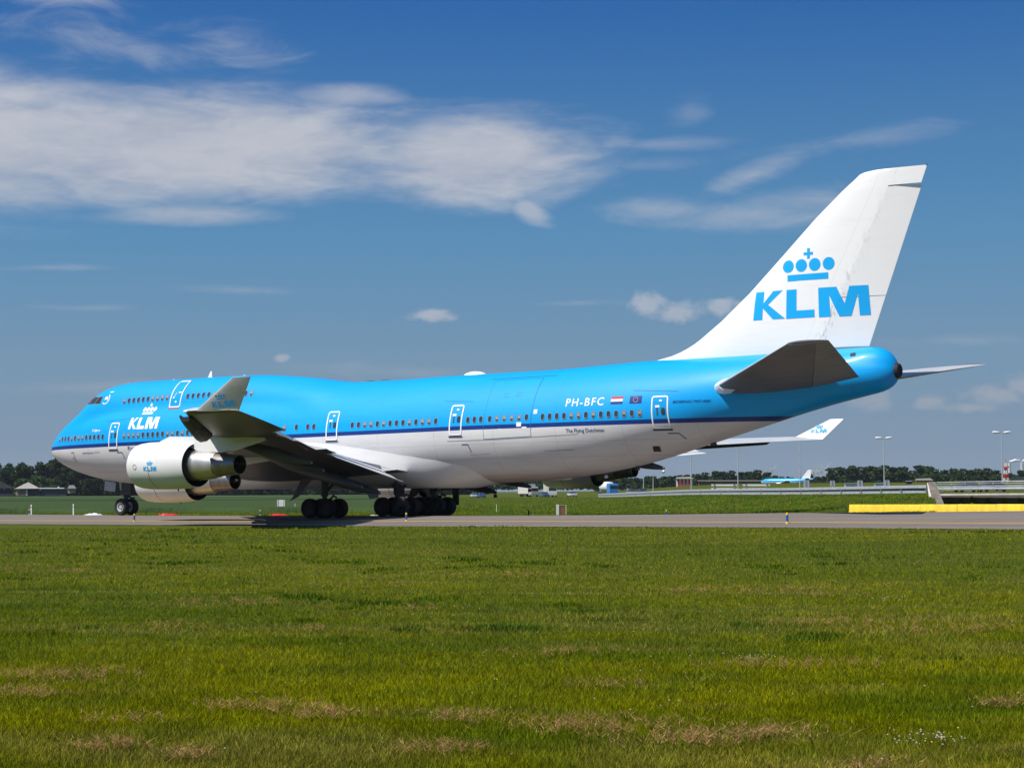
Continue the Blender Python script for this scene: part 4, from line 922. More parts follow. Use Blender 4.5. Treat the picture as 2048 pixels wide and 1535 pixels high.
    # far verge and bank
    n_ = 150000; u = RNG.uniform(820, 2300, n_); dd = RNG.uniform(0, 1, n_); foot = 118+np.clip((1850-u)/850, 0, 1)*18; dist = foot+(ROAD_D(u)-4-foot)*dd**1.5
    k = (u-1024)/FOC; X = CAM[0]+dist*(_fh[0]+_r[0]*k); P = CAM[1]+dist*(_fh[1]+_r[1]*k); ok = (P < FARP-.2); X, P, u, dist = X[ok], P[ok], u[ok], dist[ok]; n_ = len(X)
    q = fbm(X*.35, P*.35, 51); q2 = fbm(X*.9, P*.9, 52); H = (.08+.30*q2*q)*RNG.uniform(.6, 1.4, n_)
    col = lerp((.075, .165, .012), (.18, .25, .02), sst(.3, .7, q)); dead = sst(.62, .75, q2)*RNG.uniform(.2, .9, n_)
    col = col*(1-dead[:, None])+np.array((.28, .20, .09))[None]*dead[:, None]; col = col*RNG.uniform(.65, 1.3, (n_, 1))
    blades('verge_grass', X, P, ground_z(X, P)-.02, H, np.full(n_, .035)+.03*q2, RNG.uniform(.1, .7, n_), col, M['blade'], 'rough green grass on the bank beyond the taxiway', 'grass')
    n_ = 60000; u = RNG.uniform(-200, 960, n_); dist = RNG.uniform(136, 200, n_)
    k = (u-1024)/FOC; X = CAM[0]+dist*(_fh[0]+_r[0]*k); P = CAM[1]+dist*(_fh[1]+_r[1]*k); ok = (P < FARP-.2); X, P = X[ok], P[ok]; n_ = len(X)
    q = fbm(X*.3, P*.3, 61); H = (.06+.16*q)*RNG.uniform(.6, 1.4, n_); col = lerp((.10, .17, .012), (.22, .25, .022), sst(.3, .7, q))*RNG.uniform(.65, 1.3, (n_, 1))
    blades('roadside_grass', X, P, ground_z(X, P)-.02, H, np.full(n_, .05), RNG.uniform(.1, .7, n_), col, M['blade'], 'short bright grass between taxiway and crop field', 'grass')
    # clover heads and a few yellow flowers among the blades
    pts = []
    for (u0, row0, su, sr, cnt) in ((1850, 1492, 85, 18, 45), (1500, 1325, 60, 5, 26), (400, 1140, 90, 3, 22), (1760, 1205, 60, 6, 30), (1024, 1300, 1100, 260, 90)):
        for _ in range(cnt):
            uu, rw = random.gauss(u0, su*.5), random.gauss(row0, sr*.5)
            if rw < 1075: continue
            dd = 1.62*FOC/(rw-982); x, p = bearing(uu, dd); pts.append((x, p, dd))
    fl_ = MB(); fy = MB()
    for i, (x, p, dd) in enumerate(pts):
        z = float(ground_z(x, p))+random.uniform(.07, .11); r = random.uniform(.005, .009); tgt = fy if i % 11 == 0 else fl_
        tgt.add([(x+r*a, p+r*b, z+r*c) for a, b, c in ((1,0,0),(0,1,0),(-1,0,0),(0,-1,0),(0,0,1),(0,0,-.7))], [(0,1,4),(1,2,4),(2,3,4),(3,0,4),(1,0,5),(2,1,5),(3,2,5),(0,3,5)])
    tag(fl_.build('clover_flowers', mat('clover_white', (.40, .37, .30), .8), ang=0, fix=False), 'white clover heads scattered in the foreground grass', 'flowers', kind='stuff')
    tag(fy.build('buttercup_flowers', mat('petal_yellow', (.75, .48, .02), .7), ang=0, fix=False), 'tiny yellow flowers scattered in the foreground grass', 'flowers', kind='stuff')
lawn()

# ------------------------------------------------------------------ things beside the taxiway
def at(u, row, d):
    """point on the ray through bearing u and image row at depth d (used to read heights off the view)"""
    x, P = bearing(u, d); hor = 982.0-(u-1024)*math.tan(-ROLL); return x, P, CAM[2]+(hor-row)*d/FOC
M['marker_blue'] = mat('marker_blue', (.02, .10, .42), .4); M['marker_yellow'] = mat('marker_yellow', (.80, .52, .02), .5); M['post_white'] = mat('post_white', (.78, .78, .70), .5)
M['galv'] = mat('galvanised_steel', (.55, .57, .60), .45, .35, .1, 2); M['galv_dark'] = mat('weathered_steel', (.22, .23, .25), .6, .2, .2)
M['concrete'] = mat('concrete', (.17, .145, .12), .9, 0, .25, 1.5, bump=.3); M['concrete_pale'] = mat('pale_concrete', (.55, .53, .49), .9, 0, .15, 1.5)
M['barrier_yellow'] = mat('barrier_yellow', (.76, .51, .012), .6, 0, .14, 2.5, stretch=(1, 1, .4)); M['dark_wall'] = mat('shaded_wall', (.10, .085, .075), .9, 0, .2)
M['sign_grey'] = mat('sign_back', (.42, .46, .50), .5, .2); M['red'] = mat('signal_red', (.62, .02, .02), .5); M['brick'] = mat('brown_board', (.22, .12, .05), .7, 0, .2)
M['paintwhite'] = mat('white_panel', (.78, .78, .77), .5, 0, .05); M['glass'] = mat('dark_glass', (.03, .035, .045), .08)

def marker():
    t = thing('edge_marker', (0, 0, 0), '', 'marker', 'blue taxiway edge markers'); 
    MB().lathe_z((0, 0, 0), [(0, .07), (.02, .065), (.10, .05), (.11, .045)], 14).build('base', M['marker_yellow'], t)
    MB().lathe_z((0, 0, .11), [(0, .058), (.27, .058)], 14).build('sleeve', M['marker_blue'], t)
    MB().lathe_z((0, 0, .38), [(0, .05), (.05, .055), (.10, .045), (.12, .015)], 14).build('cap', M['marker_yellow'], t)
    return t
mk = marker(); mspots = [((22.97, 13.5), 'blue and yellow edge marker just right of the nose wheel'), ((43.61, 12.0), 'blue and yellow edge marker in front of the rear main wheels'), ((71.78, 20.4), 'blue and yellow edge marker standing left of the yellow barrier blocks')]
for u_, d_, lb in ((60, 150, 'small blue and yellow marker beside a white post at far left'), (1331, 128, 'small blue and yellow marker at the foot of the bank under the tail'), (521, 148, 'small blue and yellow marker left of the main wheels')):
    mspots.append((bearing(u_, d_), lb))
for i, ((x, P), lb) in enumerate(mspots):
    loc = V((x, P, float(ground_z(x, P))-.005))
    if i == 0: mk.location = loc; mk['label'] = lb
    else: copy_tree(mk, loc, 0, lb)
def simple(name, mb, mats, label, cat, group=None, ang=35): return tag(mb.build(name, mats, ang=ang), label, cat, group)
for u_, d_, h, lb in ((64, 150, .85, 'leaning white marker post near the far left edge of the taxiway'), (148, 152, .95, 'white marker post standing below the nose of the airliner')):
    x, P = bearing(u_, d_); z = float(ground_z(x, P)); t = thing('marker_post', V((x, P, z)), lb, 'post', 'white marker posts')
    MB().loft([[(x-.05, P-.03, z-.1), (x+.05, P-.03, z-.1), (x+.05, P+.03, z-.1), (x-.05, P+.03, z-.1)], [(x-.07, P-.025, z+h-.08), (x+.03, P-.025, z+h-.08), (x+.03, P+.025, z+h-.08), (x-.07, P+.025, z+h-.08)], [(x-.06, P-.02, z+h), (x+.0, P-.02, z+h-.03), (x+.0, P+.02, z+h-.03), (x-.06, P+.02, z+h)]]).build('post', M['post_white'], t)
    MB().box((x-.01, P, z+h*.75), (.13, .06, .08)).build('reflector', M['galv_dark'], t)
def heap(name, u_, d_, w, h, m_, lb, cat, seed):
    rr = random.Random(seed); x, P = bearing(u_, d_); z = float(ground_z(x, P)); mb = MB(); nx, ny = 16, 6; vs = []
    for i in range(nx):
        for j in range(ny):
            f, g_ = i/(nx-1), j/(ny-1); e = math.sin(PI*f)*math.sin(PI*g_); vs.append((x+(f-.5)*w*math.cos(YAW), P-(f-.5)*w*math.sin(YAW)+(g_-.5)*.8, z-.03+h*(e**.5)*rr.uniform(.4, 1.25)))
    mb.add(vs, [(i*ny+j, (i+1)*ny+j, (i+1)*ny+j+1, i*ny+j+1) for i in range(nx-1) for j in range(ny-1)]); return simple(name, mb, m_, lb, cat, ang=50)
heap('plastic_sheet', 335, 146, 1.5, .24, M['red'], 'crumpled red cover lying on the grass beyond the nose wheel', 'cover', 1)
heap('plastic_sheet', 556, 145, 1.6, .24, M['red'], 'crumpled red cover lying on the grass left of the main wheels', 'cover', 2)
heap('plastic_sheet', 188, 150, 1.4, .2, M['paintwhite'], 'crumpled white sheet lying at the taxiway edge below the nose', 'cover', 3)
heap('plastic_sheet', 748, 142, .9, .16, M['paintwhite'], 'small white sheet on the ground between the main wheel groups', 'cover', 4)
# white notice board between nose and main gear, seen square on
x, P = bearing(562, 178); z = float(ground_z(x, P)); t = thing('notice_board', V((x, P, z)), 'white notice board on two legs standing in the field', 'sign')
def facing(mb, x, P, dx, z, w, th, h, mi=0): mb.box((x+dx*math.cos(YAW), P-dx*math.sin(YAW), z), (w, th, h), -YAW, mi); return mb
facing(MB(), x, P, 0, z+.78, .55, .04, .68).build('panel', M['paintwhite'], t)
for k in (-1, 1): facing(MB(), x, P, k*.34, z+.52, .08, .08, 1.2).build('leg', M['post_white'], t); facing(MB(), x, P, k*.27, z+.78, .05, .06, .70).build('frame_bar', M['galv_dark'], t)
x, P = bearing(590, 180); z = float(ground_z(x, P)); t = thing('field_stake', V((x, P, z)), 'thin white stake with a dark flag right of the notice board', 'stake')
MB().tube([(x, P, z-.1), (x, P, z+.75)], .03, 6).build('stake', M['post_white'], t); MB().box((x+.06, P, z+.5), (.14, .03, .22)).build('flag', M['galv_dark'], t)
# sign box seen from its edge, brown back
x, P = bearing(1121, 136); z = float(ground_z(x, P)); t = thing('taxiway_sign', V((x, P, z)), 'boxy taxiway sign with a brown back and white side', 'sign')
facing(MB(), x, P, .10, z+.42, .50, .22, .78).build('board', M['brick'], t); facing(MB(), x, P, -.27, z+.45, .20, .34, .90).build('side_panel', M['paintwhite'], t)
for k in (-.12, .36): facing(MB(), x, P, k, z+.43, .04, .26, .82).build('frame_bar', M['post_white'], t)
facing(MB(), x, P, .10, z+.84, .62, .26, .04).build('top_cap', M['galv'], t)
x, P = bearing(1056, 126); z = float(ground_z(x, P)); t = thing('black_post', V((x, P, z)), 'short black post at the edge of the grass bank', 'post')
MB().lathe_z((x, P, z-.05), [(0, .06), (.46, .055), (.5, .04)], 10).build('post', M['black'], t); MB().lathe_z((x, P, z-.01), [(0, .12), (.04, .10)], 10).build('base', M['dark_grey'], t)
for u_, d_, lb in ((992, 175, 'thin white stake on the bank behind the right rear wheels'),):
    x, P = bearing(u_, d_); z = float(ground_z(x, P)); t = thing('field_stake', V((x, P, z)), lb, 'stake'); MB().tube([(x, P, z-.1), (x, P, z+.7)], .03, 6).build('stake', M['post_white'], t); MB().lathe_z((x, P, z-.02), [(0, .06), (.05, .05)], 8).build('foot', M['galv_dark'], t)

# -- yellow barrier blocks
def barrier_run():
    ends = [(1698, 131), (2420, 112)]; (xa, Pa), (xb, Pb) = bearing(*ends[0]), bearing(*ends[1]); L = math.hypot(xb-xa, Pb-Pa); n_ = 9; seg = L/n_
    ang = math.atan2(Pb-Pa, xb-xa); names = ['leftmost', 'second', 'third', 'fourth', 'fifth', 'sixth', 'seventh', 'eighth', 'ninth']
    for i in range(n_):
        f0 = (i+.003)/n_; f1 = (i+.997)/n_; fm = (f0+f1)/2; cx, cP = xa+(xb-xa)*fm, Pa+(Pb-Pa)*fm; z = -.02+.12*i/n_
        if bearing_of(cx, cP) > 2130: break
        o = thing('barrier_block', V((cx, cP, z)), names[i]+' yellow barrier block counted from the left end of the row', 'barrier', 'row of yellow barrier blocks')
        ln = (f1-f0)*L; ca, sa = math.cos(ang), math.sin(ang); secs = []
        prof = [(-.24, -.3), (-.24, .10), (-.17, .26), (-.14, .62), (-.11, .66), (.11, .66), (.14, .62), (.17, .26), (.24, .10), (.24, -.3)]
        for q in (-ln/2, ln/2): secs.append([(cx+q*ca-w*sa, cP+q*sa+w*ca, z+h-.06) for w, h in prof])
        MB().loft(secs).build('block', M['barrier_yellow'], o, 40)
        for q in (-.32, .34): MB().box((cx+q*ln*ca-.235*sa, cP+q*ln*sa+.235*ca, z+.02), (.12, .06, .10), ang).build('lifting_slot', M['black'], o)
def bearing_of(x, P):
    dx, dP = x-CAM[0], P-CAM[1]; return 1024+FOC*(dx*_r[0]+dP*_r[1])/(dx*_fh[0]+dP*_fh[1])
barrier_run()

# -- road on the embankment: guard rail, bridge parapet, signs
US = [1195, 1215, 1240, 1270, 1300, 1330, 1365, 1400, 1440, 1480, 1520, 1560, 1600, 1640, 1680, 1720, 1760, 1800, 1850]
def road_pt(u, off=0.0, dz=0.0): x, P = bearing(u, float(ROAD_D(u))+off); return (x, P, float(ROAD_Z(u))+dz)
def rail_strip(us, off, z0, z1):
    """W-profile beam"""
    prof = [(0, z0), (.05, z0+(z1-z0)*.12), (.05, z0+(z1-z0)*.3), (-.02, z0+(z1-z0)*.5), (.05, z0+(z1-z0)*.7), (.05, z0+(z1-z0)*.88), (0, z1)]
    return MB().loft([[(lambda q: (q[0]+_r[1]*0-_fh[0]*w, q[1]-_fh[1]*w, q[2]))(road_pt(u, off, h)) for w, h in prof] for u in us], closed=False)
def guard(off, us, lb):
    t = thing('guard_rail', V(road_pt(us[0], off)), lb, 'guard rail')
    fine = np.linspace(us[0], us[-1], 40); rail_strip(fine, off, .54, .80).build('beam', M['galv'], t, 60, fix=False); rail_strip(fine, off+.3, .10, .30).build('lower_beam', M['galv'], t, 60, fix=False); rail_strip(fine, off+.35, .31, .53).build('back_beam', M['galv_dark'], t, 60, fix=False)  # third strip is a dark band standing in for the gap between beams
    for u_ in us:
        q = road_pt(u_, off+.12); MB().box((q[0], q[1], q[2]+.30), (.10, .14, .85), -YAW).build('post', M['galv_dark'], t)
guard(0, US, 'near grey guard rail along the embankment road'); guard(9, [u for u in US if u > 1260], 'far grey guard rail across the embankment road')
strip_pts = np.linspace(960, 2300, 80)
tag(MB().add([road_pt(u, o_, .02 if True else 0) for u in strip_pts for o_ in (1.0, 8.2)], [(2*i, 2*i+2, 2*i+3, 2*i+1) for i in range(79)]).build('road', M['asphalt'], ang=180), kind='structure')
def bridge():
    us = [1872+28*k for k in range(11)]
    t = thing('bridge_parapet', V(road_pt(1872)), 'grey bridge railing with curved posts above the yellow barrier blocks', 'railing')
    for h, r in ((1.02, .035), (.86, .02)):
        MB().tube([road_pt(u, -.25, h) for u in us], r, 6).build('handrail', M['galv'], t)
    rail_strip(us, 0, .34, .70).build('beam', M['galv'], t, 60, fix=False); rail_strip(us, -.3, .40, .44).build('beam', M['galv_dark'], t, 60, fix=False)
    for u in us[::1]:
        MB().tube([road_pt(u, .25, .1), road_pt(u, .1, .5), road_pt(u, -.05, .78), road_pt(u, -.25, 1.02)], .035, 6).build('post', M['galv'], t)
    for u in us[::2]: MB().tube([road_pt(u+5, .1, .02), road_pt(u+16, .1, .38)], .045, 6).build('stay', M['galv_dark'], t)
    w = thing('underpass_wall', V(road_pt(1890, -1)), 'dark shaded underpass wall with a pale coping under the bridge railing', 'wall')
    us2 = np.linspace(1868, 2180, 12)
    MB().loft([[road_pt(u, -.4, -.10), road_pt(u, -1.2, -.10), road_pt(u, -1.2, .03), road_pt(u, -.4, .03)] for u in us2]).build('coping', M['concrete_pale'], w)
    MB().loft([[road_pt(u, .2, -.101), road_pt(u, -.1, -.101), road_pt(u, -.1, -1.6), road_pt(u, .2, -1.6)] for u in us2]).build('wall', M['dark_wall'], w)
    a = thing('abutment', V(road_pt(1868, -3)), 'sloping brown concrete wing wall at the left end of the bridge', 'wall')
    b = []
    for off in (-3.6, -2.9):
        q = [at(1853, 964, 152+off), at(1868, 963, 152+off), at(1887, 1012, 148+off), at(1865, 1012, 148+off)]; b.append(q)
    MB().loft(b).build('wall', M['concrete'], a); c_ = []
    for off in (-2.85, -1.9): c_.append([at(1852, 966, 152+off), at(1856, 963, 152+off), at(1866, 1000, 150+off), at(1856, 1000, 150+off)])
    MB().loft(c_).build('end_face', M['concrete_pale'], a)
    b2 = thing('concrete_stub', V(road_pt(1812, 12)), 'low concrete stub wall behind the guard rail left of the bridge', 'wall')
    MB().loft([[at(1806, 972, d), at(1809, 962, d), at(1822, 962, d), at(1822, 972, d)] for d in (176, 177)]).build('wall', M['concrete'], b2)
    MB().loft([[at(1808.6, 962, d), at(1809.2, 961, d), at(1822.4, 961, d), at(1822.4, 962, d)] for d in (175.9, 177.1)]).build('cap', M['concrete_pale'], b2)
bridge()
for u_, row0, row1, hw, d_, lb in ((1611, 960, 975, .30, 187, 'square grey sign back on a post left of the far tail fin'), (1663, 961, 972, .24, 182, 'square grey sign back on a post, leftmost of three evenly spaced'), (1718, 960.5, 973, .26, 176, 'square grey sign back on a post, middle of three evenly spaced'), (1771, 960, 973, .28, 170, 'square grey sign back on a post below the tall lamp mast')):
    x, P, zb = at(u_, row1, d_); _, _, zt_ = at(u_, row0, d_); gz = float(ground_z(x, P)); t = thing('road_sign', V((x, P, gz)), lb, 'sign', 'grey backed road signs')
    facing(MB(), x, P, 0, (zb+zt_)/2, hw*2, .04, zt_-zb).build('panel', M['sign_grey'], t); facing(MB(), x, P, .0, (zb+zt_)/2, .16, .07, (zt_-zb)*.9).build('bracket', M['galv_dark'], t); facing(MB(), x, P, 0, (gz+zb)/2, .09, .05, zb-gz+.3).build('post', M['galv'], t)
for ua, ub, lb in ((1421, 1472, 'white two-plank barrier board, left of the pair by the road'), (1484, 1538, 'white two-plank barrier board, right of the pair by the road')):
    d_ = 262; t = thing('barrier_board', V(bearing((ua+ub)/2, d_)+(1.0,)), lb, 'barrier', 'white barrier boards by the road')
    for r0, r1 in ((968, 971.5), (975.5, 980)): MB().loft([[at(ua, r0, d), at(ub, r0, d), at(ub, r1, d), at(ua, r1, d)] for d in (d_, d_+.06)]).build('plank', M['paintwhite'], t)
    for f in (.12, .9): u_ = ua+(ub-ua)*f; MB().loft([[at(u_-1.5, 967.5, d), at(u_+1.5, 967.5, d), at(u_+1.5, 988, d), at(u_-1.5, 988, d)] for d in (d_-.1, d_-.03)]).build('post', M['galv_dark'], t)

# -- lamp masts
def lamp(u_, d_, h, lb, heads=True):
    x, P = bearing(u_, d_); z = float(ground_z(x, P)); t = thing('lamp_mast', V((x, P, z)), lb, 'lamp', 'lamp masts along the far road')
    MB().tube([(x, P, z-.2), (x, P, z+h*.5), (x, P, z+h)], [.14, .11, .08], 8).build('mast', M['galv'], t)
    if heads:
        for k in (-1, 1):
            a = (math.cos(YAW)*k, -math.sin(YAW)*k); MB().tube([(x, P, z+h-.15), (x+.5*a[0], P+.5*a[1], z+h+.10)], .05, 6).build('arm', M['galv_dark'], t)
            secs = []
            for f in np.linspace(0, 1, 6):
                q = .45+1.35*f; w = .28*math.sin(PI*(.15+.7*f)); secs.append([(x+q*a[0]-w*math.cos(b)*a[1], P+q*a[1]+w*math.cos(b)*a[0], z+h+.12+.24*math.sin(b)*(.7+.3*math.sin(PI*f))+.08*f) for b in np.linspace(0, 2*PI, 8, endpoint=False)])
            MB().loft(secs).build('lamp_head', M['paintwhite'], t, 50)
def mast_h(u_, row, d_): x, P = bearing(u_, d_); return at(u_, row, d_)[2]-float(ground_z(x, P))
for u_, row, d_, lb, hd in ((1766.5, 877, 400, 'tall lamp mast with two white heads in front of the tree line', True), (2002.5, 866, 360, 'tall lamp mast with two white heads at the right edge beside the red mast', True), (1598, 879, 430, 'thin pale mast rising behind the right winglet', False), (1474.5, 880, 440, 'thin pale mast rising behind the right wing', False), (1381, 890, 450, 'thin pale mast below the tail, left of the white barrier boards', False), (1286, 955, 470, 'short pale mast under the tail right of the blue lorry', False), (1305, 952, 520, 'short pale mast beside the hedge under the tail', False)):
    lamp(u_, d_, mast_h(u_, row, d_), lb, hd)

# ------------------------------------------------------------------ far side: crop field, farm, trees
def field_mat(name, c0, c1):
    m_ = bpy.data.materials.new(name); m_.use_nodes = True; t = NT(m_.node_tree); b = m_.node_tree.nodes['Principled BSDF']
    g = t.node('ShaderNodeNewGeometry'); p = g.outputs['Position']; n1 = t.noise(t.vscale(p, (.05, .05, 1)), 1.0, 5, .6); n2 = t.noise(p, 2.2, 4, .6)
    t.l.new(t.mix(t.m('ADD', t.m('MULTIPLY', n1, .6), t.m('MULTIPLY', n2, .4)), c0, c1), b.inputs['Base Color']); b.inputs['Roughness'].default_value = 1.0; b.inputs['Specular IOR Level'].default_value = 0.05
    bp = t.node('ShaderNodeBump'); bp.inputs['Strength'].default_value = .7; bp.inputs['Distance'].default_value = .3; t.l.new(n2, bp.inputs['Height']); t.l.new(bp.outputs[0], b.inputs['Normal']); return m_
crop = [field_mat('crop_green', (.034, .062, .022), (.058, .090, .030)), field_mat('crop_dark', (.014, .028, .012), (.026, .044, .017)), field_mat('crop_pale', (.055, .088, .034), (.078, .112, .043))]
for d0, d1, k, z in ((166, 330, 0, .26), (330, 384, 1, .18), (384, 560, 0, .27), (560, 640, 1, .18), (640, 838, 2, .28)):
    us = np.linspace(-700, 885, 60); vs = []; ds = [d0, d0+.4] + list(np.linspace(d0+.6, d1, 12))
    for u_ in us:
        for j, d in enumerate(ds): x, P = bearing(u_, d+1.5*math.sin(u_*.021)); vs.append((x, P, -.35 if j == 0 else z))
    n_ = len(ds); tag(MB().add(vs, [(i*n_+j, (i+1)*n_+j, (i+1)*n_+j+1, i*n_+j+1) for i in range(len(us)-1) for j in range(n_-1)]).build('crop_field', crop[k], ang=180), kind='structure')

M['leaf'] = leaf_mat('tree_leaves', 0.20); M['bark'] = mat('bark', (.07, .055, .04), .9, 0, .3)
def crown_mesh(seed, h, w, base, nl, size, c0, c1):
    rr = np.random.default_rng(seed); lumps = []
    for k in range(15):
        f = rr.uniform(0, 1); zz = base+(h-base)*(.12+.80*f); r_ = w*(.95*math.sin(PI*(.22+.70*f))**.8); a = rr.uniform(0, 2*PI); q = rr.uniform(.15, .75)*r_
        lumps.append((q*math.cos(a), q*math.sin(a), zz, rr.uniform(.30, .52)*w))
    per = nl//len(lumps); pts = []; ok = []
    for (a, b, c, r_) in lumps:
        d = rr.normal(size=(per, 3)); d /= np.linalg.norm(d, axis=1)[:, None]; rad_ = r_*rr.uniform(.55, 1.08, (per, 1))
        pts.append(np.array([a, b, c])+d*rad_*np.array([1, 1, .85]))
    pts = np.concatenate(pts); n_ = len(pts); pts[:, 2] = np.clip(pts[:, 2], base*.8, h*1.02)
    t1 = rr.normal(size=(n_, 3)); t1 /= np.linalg.norm(t1, axis=1)[:, None]; t2 = np.cross(t1, rr.normal(size=(n_, 3))); t2 /= np.linalg.norm(t2, axis=1)[:, None]
    s_ = size*rr.uniform(.6, 1.3, (n_, 1)); v = np.stack([pts-t1*s_-t2*s_*.6, pts+t1*s_-t2*s_*.6, pts+t1*s_+t2*s_*.6, pts-t1*s_+t2*s_*.6], 1).astype(np.float32)
    me = bpy.data.meshes.new('crown'); me.from_pydata(v.reshape(-1, 3).tolist(), [], [(4*i, 4*i+1, 4*i+2, 4*i+3) for i in range(n_)])
    lum = np.repeat(np.array([rr.uniform(0, 1) for _ in lumps]), per); col = (np.array(c0)[None]*(1-lum[:, None])+np.array(c1)[None]*lum[:, None])*rr.uniform(.6, 1.35, (n_, 1))
    a = me.attributes.new('tint', 'FLOAT_COLOR', 'POINT'); c4 = np.ones((n_, 4, 4), np.float32); c4[:, :, :3] = col[:, None, :]; a.data.foreach_set('color', c4.ravel()); me.materials.append(M['leaf']); return me
def trunk_mesh(seed, h, w):
    rr = random.Random(seed); mb = MB(); mb.tube([(0, 0, -.3), (.05*w, 0, h*.25), (.02*w, .05*w, h*.55), (0, 0, h*.82)], [h*.022, h*.017, h*.011, h*.004], 7)
    for k in range(6):
        a = rr.uniform(0, 2*PI); z0 = h*rr.uniform(.22, .6); mb.tube([(0, 0, z0), (w*.35*math.cos(a), w*.35*math.sin(a), z0+h*.12), (w*.65*math.cos(a), w*.65*math.sin(a), z0+h*.22)], [h*.009, h*.006, h*.002], 5)
    return mb.mesh('trunk', M['bark'])
TALL = [(crown_mesh(s, 18, 5.6, 1.2, 1700, .62, (.020, .042, .016), (.042, .075, .022)), trunk_mesh(s, 18, 5.6)) for s in (1, 2, 3)]
BUSH = [(crown_mesh(s, 9, 4.6, .5, 1000, .45, (.045, .085, .028), (.080, .125, .040)), trunk_mesh(s, 9, 4.6)) for s in (4, 5)]
MIDT = [(crown_mesh(s, 11, 5.2, .2, 1100, .60, (.030, .060, .020), (.058, .095, .028)), trunk_mesh(s, 11, 4.6)) for s in (6, 7, 8)]
DARK = [(crown_mesh(s, 11, 5.0, .4, 900, .60, (.018, .040, .017), (.034, .062, .022)), trunk_mesh(s, 11, 5.0)) for s in (9, 10)]
def nth(n_): return str(n_)+('th' if 10 <= n_ % 100 <= 20 else {1: 'st', 2: 'nd', 3: 'rd'}.get(n_ % 10, 'th'))
def tree(kind, k, u_, d_, h, ref, lb, group, wide=1.0, name='broadleaf_tree'):
    x, P = bearing(u_, d_); z = float(ground_z(x, P)) if u_ > 980 else -.22; c, tr = kind[k % len(kind)]; sc = h/ref
    o = thing(name, V((x, P, z)), lb, 'tree', group); o.rotation_euler[2] = random.uniform(0, 2*PI); o.scale = (sc*wide, sc*wide*random.uniform(.9, 1.1), sc)
    for nm, me in (('trunk', tr), ('crown', c)): q = bpy.data.objects.new(nm, me); COL.objects.link(q); q.parent = o
    return o
LF = ((-38, 18.5), (-12, 18.5), (14, 18), (40, 17.5), (63, 16.2), (86, 18.2), (104, 19.6), (121, 20.2), (139, 19.5), (157, 18), (173, 16), (190, 14))
for i, (u_, h) in enumerate(LF):
    tree(TALL, i, u_, 930+random.uniform(-25, 25), h, 18, nth(i+1)+' tall dark tree from the left in the grove behind the farm', 'tall trees of the left grove', 1.05)
for i, (u_, h) in enumerate(((44, 8.6), (60, 9.2), (77, 9.6), (94, 9.4), (108, 8.6))): tree(BUSH, i, u_, 872+random.uniform(-8, 8), h, 9, nth(i+1)+' pale round bush from the left behind the hip-roofed farm building', 'pale bushes behind the farm building', 1.0, 'round_bush')
for i, u_ in enumerate((176, 196, 214, 230)): tree(DARK, i, u_, 880+random.uniform(-8, 8), 8.6, 11, nth(i+1)+' dark bushy tree from the left just under the airliner nose', 'bushy trees under the nose', 1.1)
for i, u_ in enumerate(range(252, 960, 27)): tree(DARK, i, u_+random.uniform(-7, 7), 980+random.uniform(-30, 30), random.uniform(6.5, 9), 11, nth(i+1)+' tree from the left in the low row seen beneath the belly', 'low tree row beneath the belly', 1.35)
TOP = mono([1180, 1290, 1385, 1440, 1530, 1545, 1600, 1622, 1640, 1665, 1720, 1800, 1822, 1843, 1862, 1900, 1990, 2012, 2048, 2120], [953, 950, 946, 943, 943, 951, 953, 946, 955, 938, 934, 935, 942, 930, 938, 939, 939, 947, 938, 938])
for i, u_ in enumerate(np.arange(1190, 2120, 17)):
    d_ = 1100+random.uniform(-30, 30); u2_ = float(u_)+random.uniform(-4, 4); z = 3.9; h = at(u2_, float(TOP(u2_))+random.uniform(-2, 2), d_)[2]-z
    if 1585 < u2_ < 1612: h *= .7
    tree(MIDT, i, u2_, d_, max(h, 5), 11, nth(i+1)+' tree from the left in the long row beyond the embankment road', 'long tree row beyond the road', 1.12)
# -- farm at far left
M['roof_tile'] = mat('weathered_roof', (.30, .285, .25), .9, 0, .15, .8); M['wood_dark'] = mat('dark_timber', (.028, .032, .045), .85, 0, .25, 1); M['wood_blue'] = mat('blue_grey_cladding', (.045, .055, .085), .85, 0, .15, 1); M['brick_wall'] = mat('pinkish_brick', (.30, .22, .18), .9, 0, .25, 1)
def rowz(u_, row, d_): return at(u_, row, d_)[2]
def quad_box(u0, u1, r0, r1, d0, d1): return [[at(u0, r1, d), at(u1, r1, d), at(u1, r0, d), at(u0, r0, d)] for d in (d0, d1)]
f = thing('farm_house', V(bearing(56, 845)+(-.22,)), 'low farm building with a pale hipped roof', 'building')
MB().loft(quad_box(32, 79, 976.5, 991, 845, 857)).build('wall', M['wood_dark'], f)
ap_ = at(57, 963.8, 851); c4 = [at(29.5, 977, 843.5), at(81, 976.5, 843.5), at(80, 976.5, 858.5), at(31, 977, 858.5)]
MB().add(c4+[ap_], [(0, 1, 4), (1, 2, 4), (2, 3, 4), (3, 0, 4), (3, 2, 1, 0)]).build('roof', M['roof_tile'], f, 0)
MB().loft(quad_box(32.3, 40.5, 978.5, 990, 844.6, 844.9)).build('gable_panel', M['brick_wall'], f)
for k, (a, b) in enumerate(((41.2, 50.5), (52, 56))): MB().loft(quad_box(a, b, 979, 990, 844.5, 844.9)).build('door', mat('barn_door', (.16, .13, .12), .8) if k == 0 else M['concrete_pale'], f)
f2 = thing('farm_shed', V(bearing(106, 848)+(-.22,)), 'long low blue-grey shed with a pale flat roof', 'building')
MB().loft(quad_box(81, 133, 977, 989.8, 846, 854)).build('wall', M['wood_blue'], f2); MB().loft(quad_box(79, 129, 975, 976.8, 845, 855)).build('roof', M['paintwhite'], f2); MB().loft(quad_box(79.3, 83, 977.2, 981, 845.2, 845.9)).build('panel', M['concrete_pale'], f2)
